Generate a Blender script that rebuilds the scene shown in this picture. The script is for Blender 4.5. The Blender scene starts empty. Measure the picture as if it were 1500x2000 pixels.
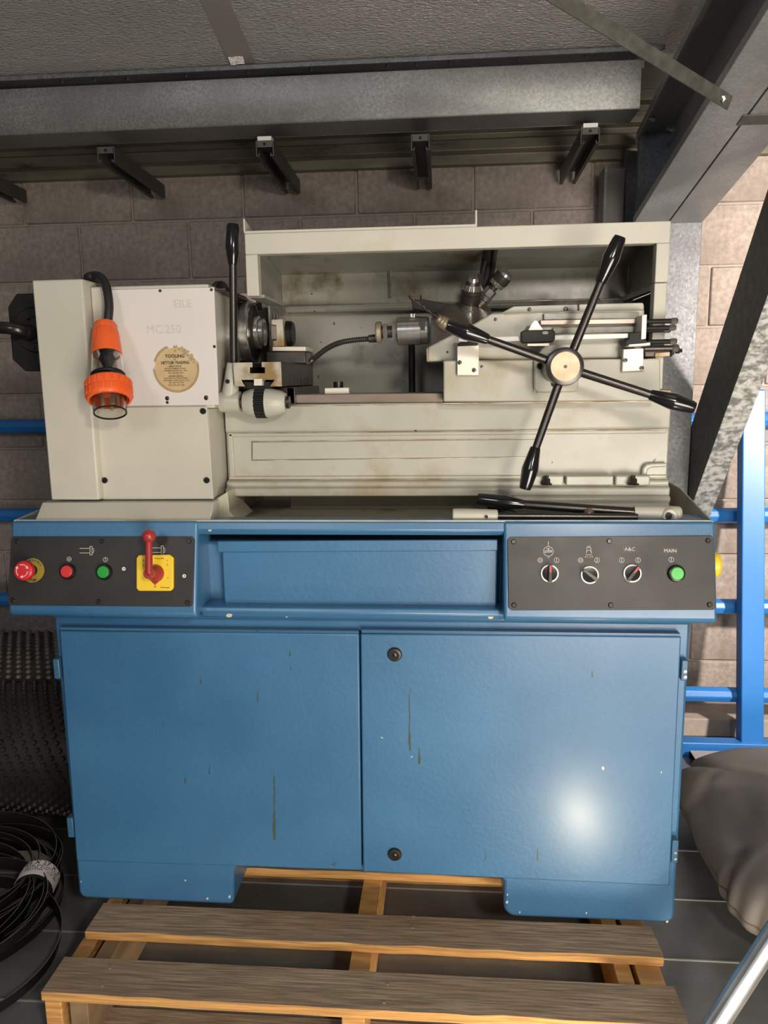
import bpy, bmesh, math, random
from mathutils import Vector as V, Matrix
random.seed(7)
SC = bpy.context.scene
COL = SC.collection
# ---------------------------------------------------------------- camera
ROT = ((0.99668379, 0.08018514, -0.0138479), (4.791e-05, -0.17075817, -0.98531297), (-0.0813721, 0.9820448, -0.17019574))  # world -> (right, down, forward)
CAMP = V((0, 0, 1.25)); FPX = 1500.0
cam = bpy.data.cameras.new('camera'); camo = bpy.data.objects.new('camera', cam); COL.objects.link(camo)
r_, d_, f_ = V(ROT[0]), V(ROT[1]), V(ROT[2])
m3 = Matrix((r_, -d_, -f_)).transposed()
camo.matrix_world = Matrix.Translation(CAMP) @ m3.to_4x4()
cam.sensor_fit = 'VERTICAL'; cam.sensor_height = 36; cam.lens = FPX / 2000 * 36; cam.clip_start = .05
SC.camera = camo
# ---------------------------------------------------------------- light and exposure
SC.view_settings.view_transform = 'Standard'; SC.view_settings.look = 'None'
SC.view_settings.gamma = 1; SC.view_settings.use_curve_mapping = False
SC.view_settings.exposure = 0.2
W = bpy.data.worlds.new('world'); SC.world = W; W.use_nodes = True
W.node_tree.nodes['Background'].inputs[0].default_value = (1.0, .93, .84, 1)
W.node_tree.nodes['Background'].inputs[1].default_value = .075

def lamp(name, kind, loc, target, power, color, size=.3, size_y=None, spot=None):
    L = bpy.data.lights.new(name, kind); L.energy = power; L.color = color
    if kind == 'AREA':
        L.size = size
        if size_y: L.shape = 'RECTANGLE'; L.size_y = size_y
    else:
        L.shadow_soft_size = size
    if spot: L.spot_size = math.radians(spot); L.spot_blend = .7
    o = bpy.data.objects.new(name, L); COL.objects.link(o); o.location = loc
    o.rotation_euler = (V(target) - V(loc)).to_track_quat('-Z', 'Y').to_euler()
    return o
lamp('front_bay_lamp', 'POINT', (.60, -.60, 1.72), (.5, 1.5, .95), 60, (1, .90, .78), .10)
lamp('side_spot_lamp', 'SPOT', (1.95, .75, 1.62), (1.32, 2.7, 1.0), 400, (1, .87, .77), .08, None, 72)
lamp('far_bay_lamp', 'AREA', (-1.4, -3.2, 2.7), (-.3, 1.5, .8), 26, (.95, .96, 1), .8)
lamp('low_soft_lamp', 'AREA', (1.0, -1.0, .45), (.8, 2.3, 1.7), 56, (1, .90, .79), 1.3, 1.0)  # added fill standing in for light bounced up off the floor
lamp('floor_work_lamp', 'POINT', (.37, .86, .05), (.3, 1.4, .4), 7, (1, .85, .62), .03)

# ---------------------------------------------------------------- helpers
def A(px, py, Y):
    """point of the plane y=Y seen at photo position px,py (a measuring aid)"""
    d = r_ * ((px - 750) / FPX) + d_ * ((py - 1000) / FPX) + f_
    return CAMP + d * (Y / d.y)
P0 = V((0, 1.40, .99)); PV = V((0, .04, .168)).normalized(); PN = V((0, -PV.z, PV.y))
def F(px, py, h=0.0):
    """point on the tilted console face, h proud of it"""
    d = r_ * ((px - 750) / FPX) + d_ * ((py - 1000) / FPX) + f_
    o = P0 + PN * h
    return CAMP + d * ((o - CAMP).dot(PN) / d.dot(PN))

def obj(name, bm, mat, parent=None, bevel=0.0, smooth=True, seg=2, ang=35):
    me = bpy.data.meshes.new(name)
    bmesh.ops.recalc_face_normals(bm, faces=bm.faces)
    bm.to_mesh(me); bm.free()
    for m in (mat if isinstance(mat, (list, tuple)) else [mat]): me.materials.append(m)
    if smooth:
        for p in me.polygons: p.use_smooth = True
        me.set_sharp_from_angle(angle=math.radians(ang))
    o = bpy.data.objects.new(name, me); COL.objects.link(o)
    if parent:
        o.parent = parent
        o.matrix_parent_inverse = Matrix.Translation(-V(parent.location)) if parent.type == 'EMPTY' else Matrix.Identity(4)
    if bevel:
        b = o.modifiers.new('bevel', 'BEVEL'); b.width = bevel; b.segments = seg; b.limit_method = 'ANGLE'; b.angle_limit = math.radians(40)
        b.harden_normals = False
    return o
def tag(o, label=None, cat=None, group=None, kind=None):
    for k, v in (('label', label), ('category', cat), ('group', group), ('kind', kind)):
        if v: o[k] = v
    return o
def thing(name, loc, label, cat, group=None):
    o = bpy.data.objects.new(name, None); COL.objects.link(o); o.location = loc; o.empty_display_size = .05
    return tag(o, label, cat, group)
def copy_tree(o, parent=None):
    c = o.copy(); COL.objects.link(c)
    if parent: c.parent = parent
    for ch in o.children: copy_tree(ch, c)
    return c
NB = bmesh.new
def box(bm, x0, x1, y0, y1, z0, z1, mi=0):
    v = [bm.verts.new(p) for p in ((x0,y0,z0),(x1,y0,z0),(x1,y1,z0),(x0,y1,z0),(x0,y0,z1),(x1,y0,z1),(x1,y1,z1),(x0,y1,z1))]
    fs = [bm.faces.new([v[i] for i in q]) for q in ((0,3,2,1),(4,5,6,7),(0,1,5,4),(1,2,6,5),(2,3,7,6),(3,0,4,7))]
    for f in fs: f.material_index = mi
    return fs
def B(*a):
    bm = NB(); box(bm, *a); return bm
def pbd(x0, y0, x1, y1, Y, d):
    xm, ym = (x0+x1)/2, (y0+y1)/2
    return (A(x0,ym,Y).x, A(x1,ym,Y).x, Y, Y+d, A(xm,y1,Y).z, A(xm,y0,Y).z)
def pb(x0, y0, x1, y1, Y, d, bm=None):
    bm = bm or NB(); box(bm, *pbd(x0,y0,x1,y1,Y,d)); return bm
def extr(bm, pts, vec):
    """closed polygon (3d points) pushed along vec"""
    a = [bm.verts.new(p) for p in pts]; b = [bm.verts.new(V(p)+V(vec)) for p in pts]; n = len(a)
    bm.faces.new(a); bm.faces.new(b[::-1])
    for i in range(n): bm.faces.new((a[i], b[i], b[(i+1)%n], a[(i+1)%n]))
    return bm
def pp(pts, Y, d, bm=None):
    return extr(bm or NB(), [A(x,y,Y) for x,y in pts], (0,d,0))
def yz(pts, x0, x1, bm=None):
    return extr(bm or NB(), [(x0,y,z) for y,z in pts], (x1-x0,0,0))
def frame(ax):
    ax = V(ax).normalized(); t = V((0,0,1)) if abs(ax.z) < .9 else V((1,0,0))
    u = ax.cross(t).normalized(); return u, ax.cross(u).normalized(), ax
def lathe(bm, prof, o, ax, n=28, cap=True, mi=0, fl=None):
    """prof: (radius, height along ax)"""
    u, w, ax = frame(ax); o = V(o); rings = []
    for r, h in prof:
        if r < 1e-6: rings.append([bm.verts.new(o+ax*h)])
        else: rings.append([bm.verts.new(o+ax*h+(u*math.cos(2*math.pi*i/n)+w*math.sin(2*math.pi*i/n))*(r*(fl(i) if fl else 1))) for i in range(n)])
    for a, b in zip(rings, rings[1:]):
        for i in range(n):
            j = (i+1) % n
            q = ([a[0]] if len(a)==1 else [a[i], a[j]]) + ([b[0]] if len(b)==1 else [b[j], b[i]])
            if len(q) > 2: bm.faces.new(q).material_index = mi
    if cap:
        for rr in (rings[0], rings[-1]):
            if len(rr) > 2: bm.faces.new(rr).material_index = mi
    return bm
def cyl(bm, a, b, r, r2=None, n=16):
    a, b = V(a), V(b); L = (b-a).length
    return lathe(bm, [(r,0),(r2 if r2 is not None else r, L)], a, b-a, n)
def smooth_path(pts, k=6):
    pts = [V(p) for p in pts]; out = []
    for i in range(len(pts)-1):
        p0 = pts[max(i-1,0)]; p1 = pts[i]; p2 = pts[i+1]; p3 = pts[min(i+2,len(pts)-1)]
        for s in range(k):
            t = s/k
            out.append(.5*((2*p1)+(p2-p0)*t+(2*p0-5*p1+4*p2-p3)*t*t+(3*p1-p0-3*p2+p3)*t**3))
    out.append(pts[-1]); return out
def tube(bm, pts, r, n=12, rf=None):
    rings = []; u = None
    for i, p in enumerate(pts):
        t = (pts[min(i+1,len(pts)-1)]-pts[max(i-1,0)]).normalized()
        if u is None: u = frame(t)[0]
        u = (u - t*u.dot(t)).normalized(); w = t.cross(u); rr = r*(rf(i) if rf else 1)
        rings.append([bm.verts.new(p+(u*math.cos(2*math.pi*k/n)+w*math.sin(2*math.pi*k/n))*rr) for k in range(n)])
    for a, b in zip(rings, rings[1:]):
        for i in range(n): bm.faces.new((a[i], a[(i+1)%n], b[(i+1)%n], b[i]))
    bm.faces.new(rings[0]); bm.faces.new(rings[-1]); return bm
def strokes(segs, n, w=.001, th=.0004, bm=None, closed=False):
    """flat ribbons along polylines of 3d points on a face with normal n"""
    bm = bm or NB(); n = V(n).normalized()
    for pl in segs:
        for a, b in zip(pl, pl[1:]):
            a, b = V(a), V(b); t = (b-a)
            if t.length < 1e-6: continue
            t.normalize(); s = n.cross(t)*(w/2); a2 = a - t*w*.3; b2 = b + t*w*.3
            extr(bm, [a2-s, b2-s, b2+s, a2+s], n*th)
    return bm
def circ(c, r, u, w, n=20, a0=0, a1=360):
    return [V(c)+V(u)*r*math.cos(math.radians(a0+(a1-a0)*i/n))+V(w)*r*math.sin(math.radians(a0+(a1-a0)*i/n)) for i in range(n+1)]
def text(name, lines, mat, parent, u, n, th=.0003, bold=0.0):
    """lines: (string, centre point, height, x-scale); joined into one mesh lying on the face with normal n"""
    u = V(u).normalized(); n = V(n).normalized(); w = n.cross(u)
    bm = NB()
    for s, c, h, xs in lines:
        cu = bpy.data.curves.new('t', 'FONT'); cu.body = s; cu.size = h/.73; cu.align_x = 'CENTER'; cu.align_y = 'CENTER'
        cu.extrude = th; cu.offset = bold*h; cu.resolution_u = 2
        t = bpy.data.objects.new('t', cu); COL.objects.link(t)
        me = t.to_mesh(); M = Matrix((u*xs, w, n)).transposed().to_4x4(); M.translation = V(c)
        me.transform(M); bm.from_mesh(me); t.to_mesh_clear(); bpy.data.objects.remove(t); bpy.data.curves.remove(cu)
    return obj(name, bm, mat, parent, smooth=False)

# ---------------------------------------------------------------- materials
def mat(name, c, rough=.5, metal=0.0, c2=None, ns=6.0, cr=(.35,.7), bump=0.0, bs=40.0, spec=.5, coat=0.0,
        vor=None, stain=None, ss=3.0, st=(.60,.72), chip=None, trans=0.0, bd=.002, crough=.12, stretch=None, rv=0.0, wave=None, det=4):
    m = bpy.data.materials.new(name); m.use_nodes = True; nt = m.node_tree; nd = nt.nodes; bs_ = nd['Principled BSDF']
    def N(t, **k):
        x = nd.new(t)
        for a, b in k.items(): setattr(x, a, b)
        return x
    L = nt.links.new
    tc = N('ShaderNodeTexCoord'); src = tc.outputs['Object']
    if stretch:
        mp = N('ShaderNodeMapping'); mp.inputs['Scale'].default_value = stretch; L(src, mp.inputs[0]); src = mp.outputs[0]
    col = None
    def rgb(x): return (*x, 1) if len(x) == 3 else x
    def noise(s, d=4, r=.55):
        n = N('ShaderNodeTexNoise'); n.inputs['Scale'].default_value = s; n.inputs['Detail'].default_value = d; n.inputs['Roughness'].default_value = r; L(src, n.inputs[0]); return n.outputs[0]
    def ramp(f, a, b, ca=(0,0,0,1), cb=(1,1,1,1)):
        r = N('ShaderNodeValToRGB'); r.color_ramp.elements[0].position = a; r.color_ramp.elements[1].position = b
        r.color_ramp.elements[0].color = ca; r.color_ramp.elements[1].color = cb; L(f, r.inputs[0]); return r.outputs[0]
    def mix(f, a, b):
        x = N('ShaderNodeMix', data_type='RGBA'); L(f, x.inputs[0])
        for s, i in ((a, 6), (b, 7)):
            if isinstance(s, tuple): x.inputs[i].default_value = rgb(s)
            else: L(s, x.inputs[i])
        return x.outputs[2]
    if vor:
        v = N('ShaderNodeTexVoronoi'); v.inputs['Scale'].default_value = vor; L(src, v.inputs[0])
        nn = N('ShaderNodeTexNoise'); nn.inputs['Scale'].default_value = vor*.6
        col = ramp(v.outputs['Color'], .1, .9, rgb(c), rgb(c2)); 
        col = mix(ramp(noise(ns), .35, .7), col, tuple(x*.8 for x in c))
    elif c2: col = ramp(noise(ns, det), cr[0], cr[1], rgb(c), rgb(c2))
    if wave:
        wv = N('ShaderNodeTexNoise'); wv.inputs['Scale'].default_value = wave[0]; wv.inputs['Detail'].default_value = 6; wv.inputs['Distortion'].default_value = .4
        mp2 = N('ShaderNodeMapping'); mp2.inputs['Scale'].default_value = wave[1]; L(tc.outputs['Object'], mp2.inputs[0]); L(mp2.outputs[0], wv.inputs[0])
        col = mix(ramp(wv.outputs[0], .38, .62), col if col else tuple(c), wave[2])
    if stain: col = mix(ramp(noise(ss, 6, .65), st[0], st[1]), col if col else tuple(c), stain)
    if chip: col = mix(ramp(noise(chip[1], 3, .5), chip[2], chip[2]+.01), col if col else tuple(c), chip[0])
    if col: L(col, bs_.inputs['Base Color'])
    else: bs_.inputs['Base Color'].default_value = rgb(c)
    bs_.inputs['Roughness'].default_value = rough; bs_.inputs['Metallic'].default_value = metal
    bs_.inputs['Specular IOR Level'].default_value = spec; bs_.inputs['Coat Weight'].default_value = coat; bs_.inputs['Coat Roughness'].default_value = crough
    bs_.inputs['Transmission Weight'].default_value = trans
    if rv:
        mr = N('ShaderNodeMapRange'); L(noise(ns*1.7), mr.inputs[0]); mr.inputs[1].default_value = .3; mr.inputs[2].default_value = .7
        mr.inputs[3].default_value = max(rough-rv, .02); mr.inputs[4].default_value = rough+rv; L(mr.outputs[0], bs_.inputs['Roughness'])
    if bump:
        b = N('ShaderNodeBump'); b.inputs['Strength'].default_value = bump; b.inputs['Distance'].default_value = bd
        L(noise(bs, 3), b.inputs['Height']); L(b.outputs[0], bs_.inputs['Normal'])
    return m
M = {}
M['blue'] = mat('blue_enamel', (.027,.118,.25), .48, c2=(.052,.178,.335), ns=2.4, det=8, bump=.35, bs=110, stain=(.05,.075,.05), ss=11, st=(.735,.76), chip=((.5,.5,.42), 38, .80), rv=.07, coat=.6, crough=.27)
M['bluedark'] = mat('blue_enamel_plain', (.038,.115,.21), .32, c2=(.048,.135,.24), ns=4, bump=.15, bs=60)
M['rack'] = mat('bright_blue_paint', (.020,.16,.47), .38, c2=(.025,.18,.53), ns=3)
M['cream'] = mat('cream_machine_paint', (.42,.412,.345), .34, c2=(.485,.475,.405), ns=5, bump=.18, bs=50, stain=(.34,.275,.16), ss=4.5, st=(.53,.72), chip=((.06,.05,.04), 42, .735), rv=.08)
M['creamy'] = mat('cream_sheet_paint', (.49,.475,.40), .42, c2=(.55,.53,.45), ns=4, bump=.12, bs=80, chip=((.22,.19,.13), 30, .775), stain=(.47,.42,.30), ss=5, st=(.64,.82))
M['grime'] = mat('grimy_grey_green_paint', (.235,.235,.20), .34, c2=(.30,.297,.25), ns=3.5, bump=.3, bs=45, stain=(.12,.095,.05), ss=7, st=(.56,.70), chip=((.05,.04,.03), 55, .745), rv=.1)  # same cream paint, hood shade put into the base tone; stains are dirt
M['tray'] = mat('stained_tray_paint', (.42,.40,.30), .4, c2=(.50,.475,.37), ns=6, bump=.2, bs=60, stain=(.12,.09,.04), ss=7, st=(.56,.72))
M['plate'] = mat('white_cover_sheet', (.62,.59,.565), .42, c2=(.67,.64,.615), ns=3)
M['ghost'] = mat('faded_print', (.55,.52,.49), .5)
M['black'] = mat('black_bakelite', (.008,.008,.009), .16, coat=.4)
M['blackm'] = mat('black_painted_metal', (.008,.008,.008), .5, c2=(.015,.0145,.014), ns=20, spec=.25)
M['panel'] = mat('black_anodised_panel', (.019,.018,.017), .42, c2=(.032,.030,.027), ns=9, bump=.05, bs=90, rv=.08)
M['rod'] = mat('dark_rod_steel', (.07,.065,.062), .28, .85)
M['steel'] = mat('bright_turned_steel', (.55,.53,.50), .22, .9, c2=(.68,.66,.63), ns=30, stretch=(8,1,1))
M['steeld'] = mat('oily_dark_steel', (.045,.039,.033), .34, .7, c2=(.10,.088,.075), ns=12, bump=.1, bs=60)
M['brass'] = mat('brassy_worn_steel', (.36,.29,.19), .45, .5, c2=(.48,.40,.28), ns=45)
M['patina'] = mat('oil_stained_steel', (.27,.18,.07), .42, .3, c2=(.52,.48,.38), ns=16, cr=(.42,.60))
M['way'] = mat('worn_way_steel', (.22,.165,.125), .33, .5, c2=(.34,.28,.24), ns=5, stretch=(1,3,3))
M['alu'] = mat('cream_aluminium', (.68,.64,.54), .36, .25, c2=(.76,.72,.62), ns=14)
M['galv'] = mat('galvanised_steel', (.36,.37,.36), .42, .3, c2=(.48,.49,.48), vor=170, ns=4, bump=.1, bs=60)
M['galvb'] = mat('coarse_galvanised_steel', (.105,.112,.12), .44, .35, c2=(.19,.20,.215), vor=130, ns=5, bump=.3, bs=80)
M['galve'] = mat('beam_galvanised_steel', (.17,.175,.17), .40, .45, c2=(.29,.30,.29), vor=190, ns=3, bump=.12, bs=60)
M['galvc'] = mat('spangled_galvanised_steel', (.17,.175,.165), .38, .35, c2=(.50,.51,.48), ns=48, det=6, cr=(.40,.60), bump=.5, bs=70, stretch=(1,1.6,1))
M['galvd'] = mat('dull_dark_steel', (.075,.073,.066), .5, .5, c2=(.11,.108,.10), ns=6)
M['strap'] = mat('dull_galvanised_strap', (.09,.09,.075), .5, .3, c2=(.15,.148,.125), ns=40)
M['foil'] = mat('silver_foil_sheet', (.80,.77,.745), .26, .3, c2=(.88,.85,.82), ns=3, bump=1, bs=85, stretch=(1,2.2,1), rv=.08, bd=.008)
M['tape'] = mat('silver_foil_tape', (.40,.375,.35), .45, .4, bump=.2, bs=50)
M['block'] = mat('concrete_block', (.27,.228,.198), .9, c2=(.43,.372,.33), ns=55, bump=.8, bs=170, cr=(.3,.7), det=8, stain=(.24,.20,.17), ss=2.5, st=(.45,.7), chip=((.05,.04,.035), 60, .775), spec=.2)
M['mortar'] = mat('mortar', (.345,.296,.257), .95, c2=(.40,.346,.302), ns=30, bump=.5, bs=120, spec=.2)
M['clad'] = mat('olive_wall_cladding', (.115,.105,.075), .42, .2, c2=(.19,.175,.13), ns=4, stretch=(1,4,4), stain=(.05,.045,.03), ss=5)
M['woodt'] = mat('weathered_pallet_wood', (.40,.27,.165), .8, c2=(.52,.375,.235), ns=7, stretch=(.35,3,3), bump=.5, bs=60, wave=(9,(1.2,26,26),(.25,.17,.105)), chip=((.55,.43,.28), 34, .765))
M['woodf'] = mat('sawn_pine', (.66,.34,.10), .68, c2=(.78,.45,.15), ns=5, stretch=(.5,4,8), bump=.2, bs=60, wave=(7,(1.2,6,34),(.44,.22,.075)), stain=(.18,.095,.035), ss=7, st=(.66,.76))
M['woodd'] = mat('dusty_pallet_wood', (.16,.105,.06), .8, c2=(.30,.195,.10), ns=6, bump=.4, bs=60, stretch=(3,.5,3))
M['floor'] = mat('dark_grey_steel_floor', (.16,.166,.166), .36, .3, c2=(.23,.237,.233), ns=5, bump=.35, bs=18, rv=.12)
M['joint'] = mat('bright_joint', (.62,.61,.58), .35, .6)
M['orange'] = mat('orange_plastic', (.80,.115,.022), .38, c2=(.85,.135,.03), ns=8)
M['clear'] = mat('clear_plastic', (.93,.92,.91), .06, trans=1.0)
M['cord'] = mat('black_rubber', (.014,.013,.013), .5, bump=.1)
M['hose'] = mat('metal_hose', (.12,.115,.11), .3, .8)
M['red'] = mat('red_plastic', (.62,.02,.035), .35)
M['redd'] = mat('dark_red_plastic', (.33,.028,.028), .30, c2=(.40,.04,.036), ns=20)
M['redb'] = mat('red_button', (.62,.035,.035), .35)
M['green'] = mat('green_button', (.02,.33,.04), .35)
M['greenl'] = mat('pale_green_button', (.10,.52,.12), .35, c2=(.16,.60,.17), ns=50)
M['yellow'] = mat('yellow_plastic', (.86,.60,.03), .38)
M['yelld'] = mat('dirty_yellow', (.30,.215,.03), .5, c2=(.42,.31,.05), ns=35)
M['white'] = mat('white_print', (.80,.79,.76), .5)
M['offw'] = mat('pale_print', (.62,.60,.55), .5)
M['ink'] = mat('black_ink', (.02,.018,.015), .6)
M['inkb'] = mat('brown_ink', (.13,.075,.03), .6)
M['stick'] = mat('aged_gold_sticker', (.47,.345,.17), .5, c2=(.56,.43,.235), ns=30, stain=(.33,.24,.11), ss=18)
M['torn'] = mat('torn_paper', (.40,.31,.18), .7, c2=(.33,.26,.15), ns=60)
M['band'] = mat('black_band_steel', (.016,.014,.013), .4, .3)
M['bandt'] = mat('pale_blade_edge', (.30,.29,.28), .4, .5)  # lighter than the band: light on the top edge put into its colour
M['label'] = mat('white_paper', (.90,.84,.84), .5)
M['film'] = mat('grey_paper_wrap', (.22,.20,.18), .6, c2=(.30,.28,.25), ns=20)
M['dimp'] = mat('black_dimpled_plastic', (.02,.019,.018), .32, c2=(.032,.030,.028), ns=15)
M['dimpl'] = mat('grey_dusty_plastic', (.10,.088,.072), .42, c2=(.15,.135,.11), ns=12)
M['bag'] = mat('dark_grey_canvas', (.20,.18,.158), .62, c2=(.245,.222,.195), ns=4, bump=.35, bs=14)
M['seam'] = mat('seam_piping', (.15,.135,.115), .6)
M['pipe'] = mat('scuffed_aluminium_tube', (.44,.44,.44), .34, .8, c2=(.60,.60,.60), ns=14, bump=.12, bs=60)
M['strip'] = mat('pale_grey_strip', (.42,.39,.38), .45)

# ================================================================ SETTING
# floor of steel sheets with bright joints every 200 mm
fl = obj('floor', B(-4, 4, -1.5, 4.5, -.05, -.006), M['galvd']); tag(fl, kind='structure')
bmp = B(-2.4, 2.4, 0, .196, -.006, 0)
base = None
for i in range(14):
    y = -.04 + .2*i - .035
    if base is None:
        o = obj('floor_sheet', bmp, M['floor'], fl, bevel=.001); base = o
    else:
        o = base.copy(); COL.objects.link(o)
    o.location = (0, y, 0)
base = None
for i in range(14):
    y = .157 + .2*i - .035
    if base is None:
        o = obj('joint_strip', B(-2.4, 2.4, -.002, .002, -.006, .0012), M['joint'], fl); base = o
    else: o = base.copy(); COL.objects.link(o)
    o.location = (0, y - .0, 0)
# block wall
WY = 2.78
wl = obj('wall_back', B(-4, 4, WY+.006, WY+.2, 0, 2.02), M['mortar']); tag(wl, kind='structure')
def block_bm(w):
    bm = NB(); box(bm, -w/2, w/2, 0, .05, -.0965, .0965); return bm
full = half = None
for r in range(10):
    zc = 1.912 - .2*r
    off = -.11 if r % 2 == 0 else .09
    for k in range(-6, 6):
        x = off + .4*k
        if full is None:
            o = obj('block', block_bm(.392), M['block'], wl, bevel=.004, seg=1); full = o
        else: o = full.copy(); COL.objects.link(o)
        o.location = (x, WY - .0015 + random.uniform(-.001, .001), zc)
tag(obj('trim_1', B(-4,4,2.60,2.785,0,.066), M['mortar'], None, bevel=.004), kind='structure')
# corrugated cladding strip over the wall
prof = []
zt = 2.14; z = 1.985; k = 0
pts = [(WY-.035, 1.955)]
while z < zt:
    pts += [(WY-.035, z), (WY-.06, z+.008), (WY-.06, z+.040), (WY-.035, z+.048)]; z += .066
pts += [(WY-.035, 2.25), (WY+.02, 2.25), (WY+.02, 1.955)]
cl = obj('wall_cladding', yz(pts, -4, 4), M['clad'], None, bevel=.002); tag(cl, kind='structure')
# foil ceiling, rising toward the viewer
def ceil_z(y): return 2.122 + (2.30-y)*.18
bm = NB(); n = 60
def wr(x, y): return .0025*math.sin(x*23+y*60)+.002*math.sin(x*61-y*31)
g = [[bm.verts.new((-4+8*i/90, 2.34-.13*j, ceil_z(2.34-.13*j)+wr(i*.3, j))) for i in range(91)] for j in range(12)]
for j in range(11):
    for i in range(90): bm.faces.new((g[j][i], g[j][i+1], g[j+1][i+1], g[j+1][i]))
bmesh.ops.solidify(bm, geom=bm.faces[:], thickness=.02)
ce = obj('ceiling', bm, M['foil']); tag(ce, kind='structure')
x0 = A(474,118,2.28).x
bm = NB(); extr(bm, [(x0-.036, 2.29, ceil_z(2.29)-.004), (x0+.036, 2.29, ceil_z(2.29)-.004), (x0+.036, .95, ceil_z(.95)-.004), (x0-.036, .95, ceil_z(.95)-.004)], (0,0,-.0015))
obj('foil_tape', bm, M['tape'], ce)
bm = NB()
q = [A(450,125,2.262), A(478,122,2.262), A(471,98,2.235), A(455,94,2.232), A(444,103,2.24)]
extr(bm, q, (0,0,-.003)); tag(obj('tape_flap', bm, M['foil'], ce), 'loose torn end of the foil tape')

# ================================================================ STEEL FRAME
# eave beam: a channel with its web to the viewer, bottom flange going back, lip
zb, zt2 = A(625,238,2.30).z, A(625,145,2.30).z
xe = A(1252,170,2.30).x
eb = thing('eave_beam', (0,2.35,zb), 'long galvanised channel beam running across above the machine', 'beam')
bm = NB(); x0, x1 = -4, xe
extr(bm, [(x0,2.30,zb+.006),(x0,2.30,zt2),(x0,2.42,zt2),(x0,2.42,zt2-.015),(x0,2.418,zt2-.015),(x0,2.418,zt2-.003),(x0,2.303,zt2-.003),(x0,2.303,zb+.003),(x0,2.417,zb+.003),(x0,2.417,zb+.016),(x0,2.42,zb+.016),(x0,2.42,zb),(x0,2.304,zb)], (x1-x0,0,0))
obj('web_channel', bm, M['galve'], eb, bevel=.002)
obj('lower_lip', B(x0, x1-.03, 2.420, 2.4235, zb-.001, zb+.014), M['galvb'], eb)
# roof angle above it with hanging screws
ra = thing('roof_angle', (0,2.30,2.10), 'thin galvanised roof angle along the foil above the beam', 'beam')
bm = NB(); box(bm, x0, xe+.05, 2.262, 2.268, A(625,128,2.262).z, A(625,119,2.262).z); box(bm, x0, xe+.05, 2.262, 2.36, A(625,119,2.262).z-.002, A(625,119,2.262).z)
obj('angle', bm, M['galvb'], ra, bevel=.001)
bm = NB(); box(bm, x0, xe+.02, 2.36, 2.364, zt2, A(625,119,2.262).z); tube(bm, [V((x0,2.352,zt2+.022)),V((xe,2.352,zt2+.022))], .005, 8)
obj('back_strip', bm, M['galv'], ra)
s0 = None
for px, L in ((113,.8),(178,1.5),(242,.9),(358,.8),(480,1.5),(605,.7),(757,.8),(814,1.7),(880,1),(1016,1),(1150,1.1),(1168,1.9)):
    p = A(px, 150-.047*(px-0)+(12 if L > 1.3 else 0)-6, 2.268)
    if s0 is None:
        bm = NB(); cyl(bm, (0,0,0), (0,0,.018), .0022, n=6); s0 = obj('roof_screw', bm, M['galvd'], ra); o = s0
    else: o = s0.copy(); COL.objects.link(o)
    o.location = (p.x, 2.29, zt2+.004); o.scale = (1,1,1.35)
# four+1 strut channels from the beam back to the wall
ch = None
chl = {0:'leftmost strut channel, only its end in the frame', 1:'strut channel under the beam above the orange plug side', 2:'strut channel with a white tab above the left end of the machine hood', 3:'strut channel above the middle of the machine hood', 4:'strut channel with a white tab nearest the steel column'}
for i, x in enumerate((-1.50, -1.0+.0, -.525, -.075, .40)):
    zz = 1.935
    t = thing('strut_channel', (x, 2.34, zz-.04), 'dark steel ' + chl[i] if i else 'dark steel ' + chl[0], 'bracket', 'dark steel strut channels from the beam to the wall')
    w, h, tk = .026, .042, .0025
    P = [(-w,-h),(-w,0),(w,0),(w,-h),(w-.010,-h),(w-.010,-h+.008),(w-.010+tk,-h+.008),(w-.010+tk,-h+tk),(w-tk,-h+tk),(w-tk,-tk),(-w+tk,-tk),(-w+tk,-h+tk),(-w+.010-tk,-h+tk),(-w+.010-tk,-h+.008),(-w+.010,-h+.008),(-w+.010,-h)]
    bm = NB(); extr(bm, [(x+a, 2.335, zz+b) for a, b in P], (0,.41,-.012)); obj('channel', bm, M['galvd'], t)
    obj('end_plate', B(x-.022, x+.022, 2.335, 2.338, zz-.018, zz-.0025), M['galvd'], t)
    bm = NB(); lathe(bm, [(.004,0),(.004,.003),(.002,.004)], (x,2.335,zz-.010), (0,-1,0), 8); obj('rivet', bm, M['blackm'], t)
    if i in (2, 4): tag(obj('tab', B(x-.020, x+.020, 2.334, 2.37, zz, zz+.011), M['white'], t), 'white plastic tab on top of the channel end')
# rafter: two C sections back to back, rising toward the viewer
def rz(y): return 1.712 + .186*(2.45-y)
rf = thing('rafter', (.66,2.45,rz(2.45)), 'doubled galvanised steel rafter rising toward the viewer at top right', 'rafter')
def csec(x0, x1, web, lip, hgt, mt, nm):
    # web at x=web side; flanges between x0 and x1
    t = .003; a = x0 if web == x1 else x1; s = 1 if a < web else -1
    P = [(web,0),(a,0),(a,lip),(a+s*t,lip),(a+s*t,t),(web-s*t,t),(web-s*t,hgt-t),(a+s*t,hgt-t),(a+s*t,hgt-lip),(a,hgt-lip),(a,hgt),(web,hgt)]
    bm = NB(); y0, y1 = 2.50, .55
    extr(bm, [(x, y0, rz(y0)+z) for x, z in P], (0, y1-y0, rz(y1)-rz(y0)))
    return tag(obj(nm, bm, mt, rf, bevel=.0015), None)
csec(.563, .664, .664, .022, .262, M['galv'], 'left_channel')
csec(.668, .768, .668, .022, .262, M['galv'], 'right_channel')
bm = NB(); y = 1.905; extr(bm, [(.655,y+.02,rz(y+.02)-.0005),(.655,y-.02,rz(y-.02)-.0005),(.765,y-.02,rz(y-.02)-.0005),(.765,y+.02,rz(y+.02)-.0005)], (0,0,-.003))
tag(obj('cross_strap', bm, M['strap'], rf), 'flat strap crossing under the rafter')
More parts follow.
